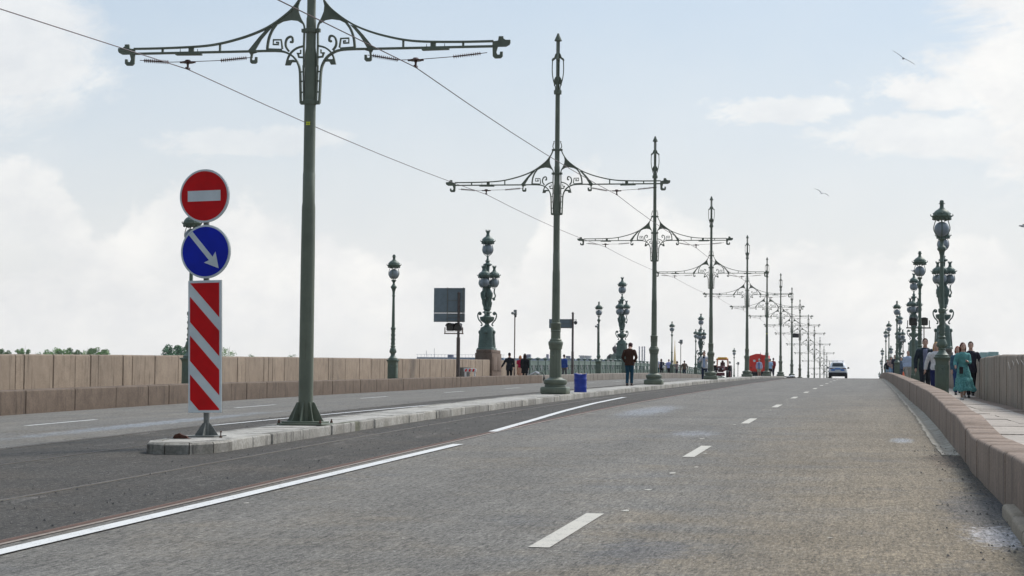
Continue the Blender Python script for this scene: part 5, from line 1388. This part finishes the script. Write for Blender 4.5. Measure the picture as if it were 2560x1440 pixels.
mb = MB(); mb.prism([(-.56, 1.16), (.56, 1.16), (.50, 1.52), (-.50, 1.52)], .0, .02); mb.v = [(x, .10 + (z - 1.16) * .72 - .025 + (y * .5), z) for x, y, z in mb.v]; mb.build('rear_window', M['car_glass'], t)
mb = MB(); mb.cbox(-.90, .90, -.04, .5, .17, .58, .05); mb.cbox(-.66, .66, -.065, .0, .34, .46, .02); mb.build('bumper', M['dark'], t)
mb = MB(); mb.box(-.66, -.28, -.05, .1, .74, .90); mb.box(.28, .66, -.05, .1, .74, .90); mb.box(-.27, .27, -.055, .1, .86, 1.0); mb.build('blue_band', M['car_blue'], t)
mb = MB(); mb.box(-.26, .26, -.035, .02, .68, .79); mb.build('number_plate', M['sign_white'], t)
for s in (-1, 1):
    mb = MB(); mb.prism([(s * .40, 1.0), (s * .82, 1.02), (s * .84, .90), (s * .60, .93)], -.01, .14); mb.build('tail_light', plain('tail_red%d' % s, (.14, .02, .03), .3), t)
    mb = MB(); mb.ball((s * 1.02, 2.9, 1.06), .11, .07, .09, 10, 7); mb.tube([(s * .88, 2.9, 1.0), (s * .98, 2.9, 1.03)], .03, 5); mb.build('mirror', M['dark'], t, 50)
    for y in (.85, 3.6): wheel(t, s * .80, y, .35)
mb = MB(); mb.cbox(-.62, .62, 1.5, 1.8, 1.73, 1.78, .02); mb.box(-.5, -.44, 1.6, 1.7, 1.64, 1.73); mb.box(.44, .5, 1.6, 1.7, 1.64, 1.73); mb.build('light_bar', plain('bar_pale', (.45, .47, .60), .3), t)
mb = MB(); mb.cbox(-.60, .60, .30, .48, 1.56, 1.60, .01); mb.build('spoiler', M['car_white'], t)
# red lorry
lY = 256.0; lX = (1896.5 - 2174.6) / 5080 * lY
t = thing('red_lorry', 'red lorry with a peaked square body and dark chassis seen from behind, left carriageway', 'lorry', (lX, lY, G(lX, lY)), 0)
M['lorry_red'] = plain('lorry_red', (.80, .025, .012), .4, .08, 1.5)
mb = MB(); mb.prism([(-1.25, 1.15), (1.25, 1.15), (1.27, 3.28), (.40, 3.33), (.30, 3.44), (-.25, 3.44), (-1.24, 3.12), (-1.27, 3.05)], 0, 5.2); mb.build('cargo_body', M['lorry_red'], t)
mb = MB(); mb.prism([(-.45 + .16 * math.cos(a * .5236), 2.55 + .16 * math.sin(a * .5236)) for a in range(12)], -.02, -.001); mb.build('round_badge', M['sign_white'], t)
mb = MB()
for s in (-1, 1): mb.box(s * .85 - .12, s * .85 + .12, -.03, -.002, 1.62, 1.72)
mb.tube([(.35, -.02, 1.2), (.35, -.02, 3.6)], .03, 6); mb.box(-1.2, 1.2, -.05, -.002, 1.17, 1.24); mb.build('fittings', plain('dark_red', (.22, .02, .015), .5), t)
mb = MB(); mb.box(-.45, .45, .2, 7.2, .75, 1.12); mb.cbox(-1.2, 1.2, .05, .25, .55, 1.1, .03); mb.box(-1.15, -.7, .3, 2.3, .5, 1.05); mb.box(.7, 1.15, .3, 2.3, .5, 1.05); mb.build('chassis', M['dark'], t)
mb = MB(); mb.cbox(-1.22, 1.22, 5.5, 7.4, .9, 3.0, .12); mb.build('cab', M['lorry_red'], t)
for s in (-1, 1):
    for y in (1.3, 2.5, 6.4): wheel(t, s * 1.0, y, .52, .42)
    mb = MB(); mb.box(s * 1.0 - .13, s * 1.0 + .13, .0, .06, .78, .90); mb.build('tail_light', plain('tail_amber%d' % s, (.5, .08, .02), .3), t)
# tractor
kY = 218.0; kX = (1806 - 2174.6) / 5080 * kY
t = thing('tractor', 'dark red tractor with a yellow and orange cab roof coming from beyond the crest', 'tractor', (kX, kY, G(kX, kY) + .02), 0)
mar = plain('tractor_maroon', (.11, .014, .022), .4, .15, 3); org = plain('tractor_orange', (.62, .14, .02), .4, .1, 3); yel = plain('tractor_yellow', (.75, .42, .04), .4, .1, 3)
mb = MB(); mb.cbox(-.33, .33, -1.6, .5, .75, 1.32, .08); mb.cbox(-.30, .30, -1.75, -1.55, .65, 1.15, .04); mb.build('bonnet', mar, t, 40)
mb = MB()
for k in range(5): mb.box(-.24, .24, -1.775, -1.752, .72 + k * .08, .75 + k * .08)
mb.build('grille', M['dark'], t)
mb = MB(); mb.cbox(-.62, .62, .3, 1.7, 2.08, 2.18, .04); mb.cbox(-.50, .50, .35, 1.6, 2.181, 2.30, .05); 
mb.build('cab_roof', yel, t, 40)
mb = MB(); mb.cbox(-.66, .66, .26, .34, 1.98, 2.10, .02)
for s in (-1, 1): mb.tube([(s * .58, .32, 1.25), (s * .56, .32, 2.0)], .04, 6); mb.tube([(s * .62, 1.6, 1.2), (s * .56, 1.6, 2.0)], .04, 6)
mb.build('cab_frame', org, t)
mb = MB(); mb.cbox(-.60, .60, .34, 1.65, .85, 1.28, .05); 
for s in (-1, 1): mb.cbox(s * .78 - .18, s * .78 + .18, .3, 1.9, 1.30, 1.42, .04)
mb.cbox(-.25, .25, 1.0, 1.2, 1.25, 1.75, .05); mb.ball((0, 1.0, 1.82), .13, None, .15, 8, 6); mb.build('cab_floor', mar, t, 40)
mb = MB(); mb.cbox(.55, 1.0, -1.0, -.3, .15, .75, .03); mb.build('tool_box', mar, t)
mb = MB(); mb.cbox(-.45, .45, -2.2, -1.85, .25, .60, .05); mb.box(-.1, .1, -1.86, -1.6, .35, .5); mb.build('front_weight', mar, t)
for s in (-1, 1):
    wheel(t, s * .80, 1.15, .72, .40, 'rear_wheel'); wheel(t, s * .68, -1.1, .42, .26, 'front_wheel')
    mb = MB(); mb.ball((s * .85, .25, 1.72), .09, .04, .14, 8, 6); mb.tube([(s * .58, .3, 1.85), (s * .82, .26, 1.85)], .015, 5); mb.build('mirror', M['dark'], t)
    mb = MB(); mb.ball((s * .22, -1.77, 1.0), .07, .03, .07, 8, 6); mb.build('headlight', M['sign_white'], t)

# ------------------------------------------------------------------ gulls
def gull(p, s, label, roll, head, dihedral, perched=False):
    t = thing('gull', label, 'gull', p); t.rotation_euler = (R(6), R(roll), R(head))
    mb = MB(); 
    mb.tube([(0, -.22, .0), (0, -.16, .01), (0, -.02, .0), (0, .12, .015), (0, .20, .03), (0, .26, .03)], [.012, .045, .065, .05, .036, .012], 10); mb.ball((0, .21, .035), .038, .045, .038, 8, 6)
    mb.tube([(0, .25, .03), (0, .31, .02)], [.012, .003], 6)
    mb.prism([(-.03, -.2), (.03, -.2), (.06, -.34), (-.06, -.34)], -.004, .004, 'xy'); mb.build('body', M['white'], t, 50)
    if not perched:
        for sg_ in (-1, 1):
            pts = [(.03, .06, .02), (.22, .10, .02 + dihedral * .8), (.42, .06, .02 + dihedral * 1.0), (.68, -.06, .02 + dihedral * .55)]
            back = [(.03, -.10, .01), (.22, -.06, .01 + dihedral * .8), (.42, -.08, .01 + dihedral), (.68, -.10, .02 + dihedral * .55)]
            q = MB(); vs = [(sg_ * x, y, z) for x, y, z in pts] + [(sg_ * x, y, z) for x, y, z in back] + [(sg_ * x, y, z - .012) for x, y, z in pts] + [(sg_ * x, y, z - .008) for x, y, z in back]
            q.add(vs, [(i, i + 1, i + 5, i + 4) for i in range(3)] + [(i + 8, i + 12, i + 13, i + 9) for i in range(3)] + [(i, i + 8, i + 9, i + 1) for i in range(3)] + [(i + 4, i + 5, i + 13, i + 12) for i in range(3)] + [(3, 11, 15, 7)])
            q.build('wing', cloth((.07, .075, .085)), t, 60)
    else:
        q = MB(); q.tube([(0, .08, .05), (0, -.08, .05), (0, -.3, .03)], [.05, .06, .01], 8); q.build('wing', cloth((.07, .075, .085)), t, 60)
        q = MB(); q.tube([(-.02, 0, -.05), (-.02, 0, -.16)], .006, 4); q.tube([(.02, 0, -.05), (.02, 0, -.16)], .006, 4); q.build('legs', org, t)
    t.scale = (s, s, s); return t
gull(at(2258, 146, 120), 1.12, 'higher gull gliding in the blue sky at the upper right', 32, 10, .05)
gull(at(2054, 483, 150), .95, 'lower gull gliding above the far tram poles', 28, -14, .10)
gull(at(2556, 566, 90), .6, 'gull flying at the right edge of the view', -10, 60, .12)
gull(Vector((3.72, 175, G(1.2, 175) + 1.98 + 7.28)), 1.0, 'gull perched on the crown of the second right candelabra', 0, 100, 0, True)

# ------------------------------------------------------------------ far bank
def crown_mesh(seed, mat, w=7.5, h=7.0, n=2600):
    random.seed(seed); mb = MB(); cl = []
    for k in range(26):
        a = random.uniform(0, 2 * math.pi); r = w * .85 * math.sqrt(random.random()); z = random.uniform(-.5, .95) * h * (1 - (r / w) ** 2 * .75)
        cl.append((r * math.cos(a), r * math.sin(a), z, random.uniform(1.1, 2.3)))
    for k in range(n):
        c = random.choice(cl); d = Vector((random.gauss(0, 1), random.gauss(0, 1), random.gauss(0, 1))).normalized() * c[3] * random.uniform(.6, 1.08)
        p = Vector(c[:3]) + d; s = random.uniform(.22, .5)
        u = Vector((random.gauss(0, 1), random.gauss(0, 1), random.gauss(0, 1))).normalized(); v = u.orthogonal().normalized()
        mb.add([p + u * s, p + v * s * .7, p - u * s, p - v * s * .7], [(0, 1, 2, 3)])
    return mb.mesh('crown', mat)
crA, crB, crC = crown_mesh(1, M['leaf']), crown_mesh(2, M['leaf_dark'], 8, 7.5, 3200), crown_mesh(3, M['leaf'], 6, 6, 700)
mb = MB(); mb.tube([(0, 0, 0), (.1, 0, 4), (0, .2, 8), (.2, 0, 13)], [.5, .38, .3, .12], 8)
for a in range(5): mb.tube([(0, 0, 6 + a), (2.2 * math.cos(a * 1.3), 2.2 * math.sin(a * 1.3), 9 + a), (4.2 * math.cos(a * 1.3), 4.2 * math.sin(a * 1.3), 11.5 + a)], [.22, .13, .05], 6)
trk = mb.mesh('trunk', M['bark'], 60)
def tree(px, top, Y, me, wpx, label):
    p = at(px, top, Y); t = thing('tree', label, 'tree', (p.x, p.y, -6.6), random.uniform(0, 6), 'trees on the far bank')
    H = p.z + 6.6; ref = {crA: 7.5, crB: 8, crC: 6}[me]; s = wpx / 5000 * Y / 2 / ref * 1.15; H += 1.0
    c = link('crown', me, t, (0, 0, H - 7.4 * s)); c.scale = (s * 1.15, s * 1.15, s * 1.05)
    tr = link('trunk', trk, t); tr.scale = (s * .8, s * .8, (H - 7.5 * s) / 13)
random.seed(77)
for a in [(4, 876, 700, crA, 44, 'small green tree top at the left edge above the parapet'), (57, 875, 720, crA, 32, 'small round tree left of the wide green one'), (140, 872, 690, crA, 62, 'wide pale green tree, left half of the clump'), (172, 873, 700, crA, 56, 'wide pale green tree, right half of the clump'),
          (213, 879, 760, crC, 28, 'thin bare looking tree between the two green clumps'), (248, 872, 700, crA, 52, 'rounded green tree right of the clump'), (436, 869, 690, crB, 64, 'dark green tree just left of the striped board'), (462, 872, 700, crB, 50, 'dark green tree partly behind the striped board'), (565, 872, 700, crC, 36, 'sparse tree right of the striped board'),
          (95, 883, 780, crC, 44, 'low thin tree top between the small round tree and the clump'), (628, 890, 800, crC, 26, 'tiny tree tip above the parapet right of the striped board'), (730, 890, 800, crC, 24, 'tiny tree tip left of the nearest pole')]:
    tree(*a)
def block(name, x0, x1, ytop, Y, depth, mat, label, cat='building', roof=None, rh=1.5, windows=True):
    a, b = at(x0, ytop, Y), at(x1, ytop, Y); zt = (a.z + b.z) / 2
    t = thing(name, label, cat, ((a.x + b.x) / 2, Y, -6.6)); w = (b.x - a.x) / 2; h = zt + 6.6
    mb = MB(); mb.box(-w, w, 0, depth, 0, h - rh); mb.build('wall', mat, t)
    mb = MB(); mb.prism([(-w * 1.01, h - rh), (w * 1.01, h - rh), (w * .97, h), (-w * .97, h)], -.4, depth + .4); mb.build('roof', roof or M['conc_blue'], t)
    if windows:
        n = max(2, int(w * 2 / 4)); wm = MB(); wm.box(-.6, .6, -.08, -.02, 0, 1.9); wme = wm.mesh('window', M['car_glass'])
        for i in range(min(n, 22)):
            for fl_ in range(2): link('window', wme, t, (-w + (i + .5) * 2 * w / min(n, 22), 0, 2.0 + fl_ * 3.6))
    return t, w, h
t, w, h = block('embankment_building', 1040, 1262, 893.5, 700, 14, M['plaster'], 'long low building with a blue grey roof beyond the left parapet')
mb = MB()
for i in range(26): x = -w + 2 * w * (i + .5) / 26; mb.tube([(x, 0, h), (x, 0, h + 1.0)], .05, 4)
mb.tube([(-w, 0, h + 1.0), (w, 0, h + 1.0)], .05, 4); mb.build('roof_railing', M['conc_blue'], t)
mb = MB(); mb.tube([(-w * .78, 1, h), (-w * .78, 1, h + 2.4)], .08, 4); mb.tube([(-w * .6, 1, h), (-w * .6, 1, h + 3.2)], .08, 4); mb.cbox(-w * .3, -w * .3 + 2, 1, 3, h, h + 1.0, .1); mb.build('roof_vents', M['chim'], t)
t, w, h = block('embankment_building', 1262, 1440, 896, 720, 14, M['plaster'], 'pale building with small roof vents seen through the left railing')
mb = MB(); mb.cbox(-w * .40, -w * .40 + 1.4, 1, 3, h, h + 1.5, .1); mb.cbox(w * .15, w * .15 + .8, 1, 3, h, h + 1.6, .1); mb.cbox(w * .7, w * .7 + 1.6, 1, 3, h - .5, h + 1.0, .1); mb.build('roof_vents', M['chim'], t)
t, w, h = block('white_twin_vents_house', 1440, 1520, 899, 720, 12, M['plaster'], 'low house with two white chimney blocks above the left railing')
mb = MB(); mb.prism([(-w * .8, h), (-w * .8, h + 1.1), (-w * .86, h + 1.2), (-w * .86, h + 1.5), (-w * .50, h + 1.5), (-w * .5, h)], 1, 3); mb.prism([(-w * .44, h), (-w * .46, h + 1.2), (-w * .46, h + 1.5), (-w * .06, h + 1.4), (-w * .1, h + 1.1), (-w * .12, h)], 1, 3); mb.build('chimney', M['plaster'], t)
# domed tower
p = at(1538, 858, 700); t = thing('domed_tower', 'dark onion dome on a small green roofed tower left of the second candelabra', 'tower', (p.x, 700, -6.6)); h = p.z + 6.6; s = .14
mb = MB(); mb.lathe([(1.5, 0), (1.5, h - 6.4), (0, h - 6.4)], 12); mb.build('wall', M['plaster'], t, 40)
mb = MB(); mb.lathe([(2.6, h - 6.6), (2.6, h - 6.2), (1.7, h - 5.4), (.9, h - 3.9), (.7, h - 3.6)], 16); mb.build('roof', M['verdigris'], t, 40)
mb = MB(); mb.lathe([(.55, h - 3.7), (.60, h - 3.2), (.95, h - 2.4), (1.05, h - 1.9), (.95, h - 1.5), (.35, h - 1.0), (.12, h - .8), (.1, h - .5), (0, h)], 16); mb.build('dome', M['dome'], t, 50)
p = at(1528, 885, 690); q2 = thing('gabled_roof', 'green roof with a round gable window left of the second candelabra', 'building', (p.x + .6, 690, -6.6)); h = p.z + 6.6
mb = MB(); mb.box(-2, 3, 0, 8, 0, h - 1.6); mb.build('wall', M['plaster'], q2)
mb = MB(); mb.prism([(-2.2, h - 1.8), (-2.0, h - .9), (-1.0, h), (1.0, h - .2), (3.2, h - .6), (3.2, h - 1.8)], -.5, 8.5); mb.build('roof', M['verdigris'], q2)
mb = MB(); mb.prism([(-1.2 + .55 * math.cos(k * .6283), h - .95 + .55 * math.sin(k * .6283)) for k in range(10)], -.6, -.52); mb.build('window', M['dark'], q2)
# factory chimneys and the spire
for i, (px, nm) in enumerate(((1598.5, 'left'), (1605.6, 'middle'), (1611.4, 'right'))):
    p = at(px, 866, 2600); t = thing('factory_chimney', '%s one of the three distant grey factory chimneys' % {'left': 'leftmost', 'middle': 'middle', 'right': 'rightmost'}[nm], 'chimney', (p.x, 2600, -6.6), 0, 'three distant factory chimneys')
    H = p.z + 6.6; mb = MB(); mb.lathe([(1.15, 0), (.85, H - 1.5), (.95, H - 1.4), (.95, H), (0, H)], 14); mb.build('stack', M['chim'], t, 40)
p = at(1688.5, 850, 2400); t = thing('church_spire', 'slender golden spire beside the street lamp', 'spire', (p.x - .6, 2400, -6.6)); H = p.z + 6.6
mb = MB(); mb.box(-3, 3, -3, 3, 0, H - 30); mb.build('tower', M['plaster'], t)
mb = MB(); mb.lathe([(2.1, H - 30), (1.6, H - 26), (1.35, H - 22), (.25, H - 4), (.2, H - 3), (.45, H - 2.4), (.2, H - 2), (.12, H), (0, H)], 12); mb.build('spire', M['gold'], t, 40)
# teal building on the right
t, w, h = block('teal_building', 2450.5, 2467.5, 880.5, 900, 12, M['teal'], 'left block of the distant teal rooftops above the right parapet', roof=M['teal'], rh=.6)
t, w, h = block('teal_building', 2471.5, 2496.5, 879.5, 905, 12, M['teal'], 'right block of the distant teal rooftops above the right parapet', roof=M['teal'], rh=.6)
t, w, h = block('teal_building', 2420, 2500, 886, 915, 12, M['teal'], 'low teal range joining the two rooftop blocks on the right', roof=M['plaster'], rh=.4)
p = at(2436.5, 887, 880); t = thing('lattice_mast', 'tiny dark mast left of the teal rooftops', 'mast', (p.x, 880, -6.6)); mb = MB(); mb.tube([(0, 0, 0), (0, 0, p.z + 6.6)], [.5, .25], 6); mb.build('post', M['chim'], t)

# ------------------------------------------------------------------ the air over the river
mb = MB(); mb.box(-1510, 1510, -410, 2910, -10, 100)
hz = bpy.data.materials.new('haze'); hz.use_nodes = True; N = NT(hz.node_tree); N.n.clear()
vol = N.node('ShaderNodeVolumePrincipled', {'Color': (.93, .95, .97), 'Density': .00008, 'Anisotropy': .5})
o_ = N.node('ShaderNodeOutputMaterial'); N.l.new(vol.outputs[0], o_.inputs['Volume'])
tag(mb.build('haze', hz), 'thin pale haze over the bridge and river', 'haze', kind='stuff')
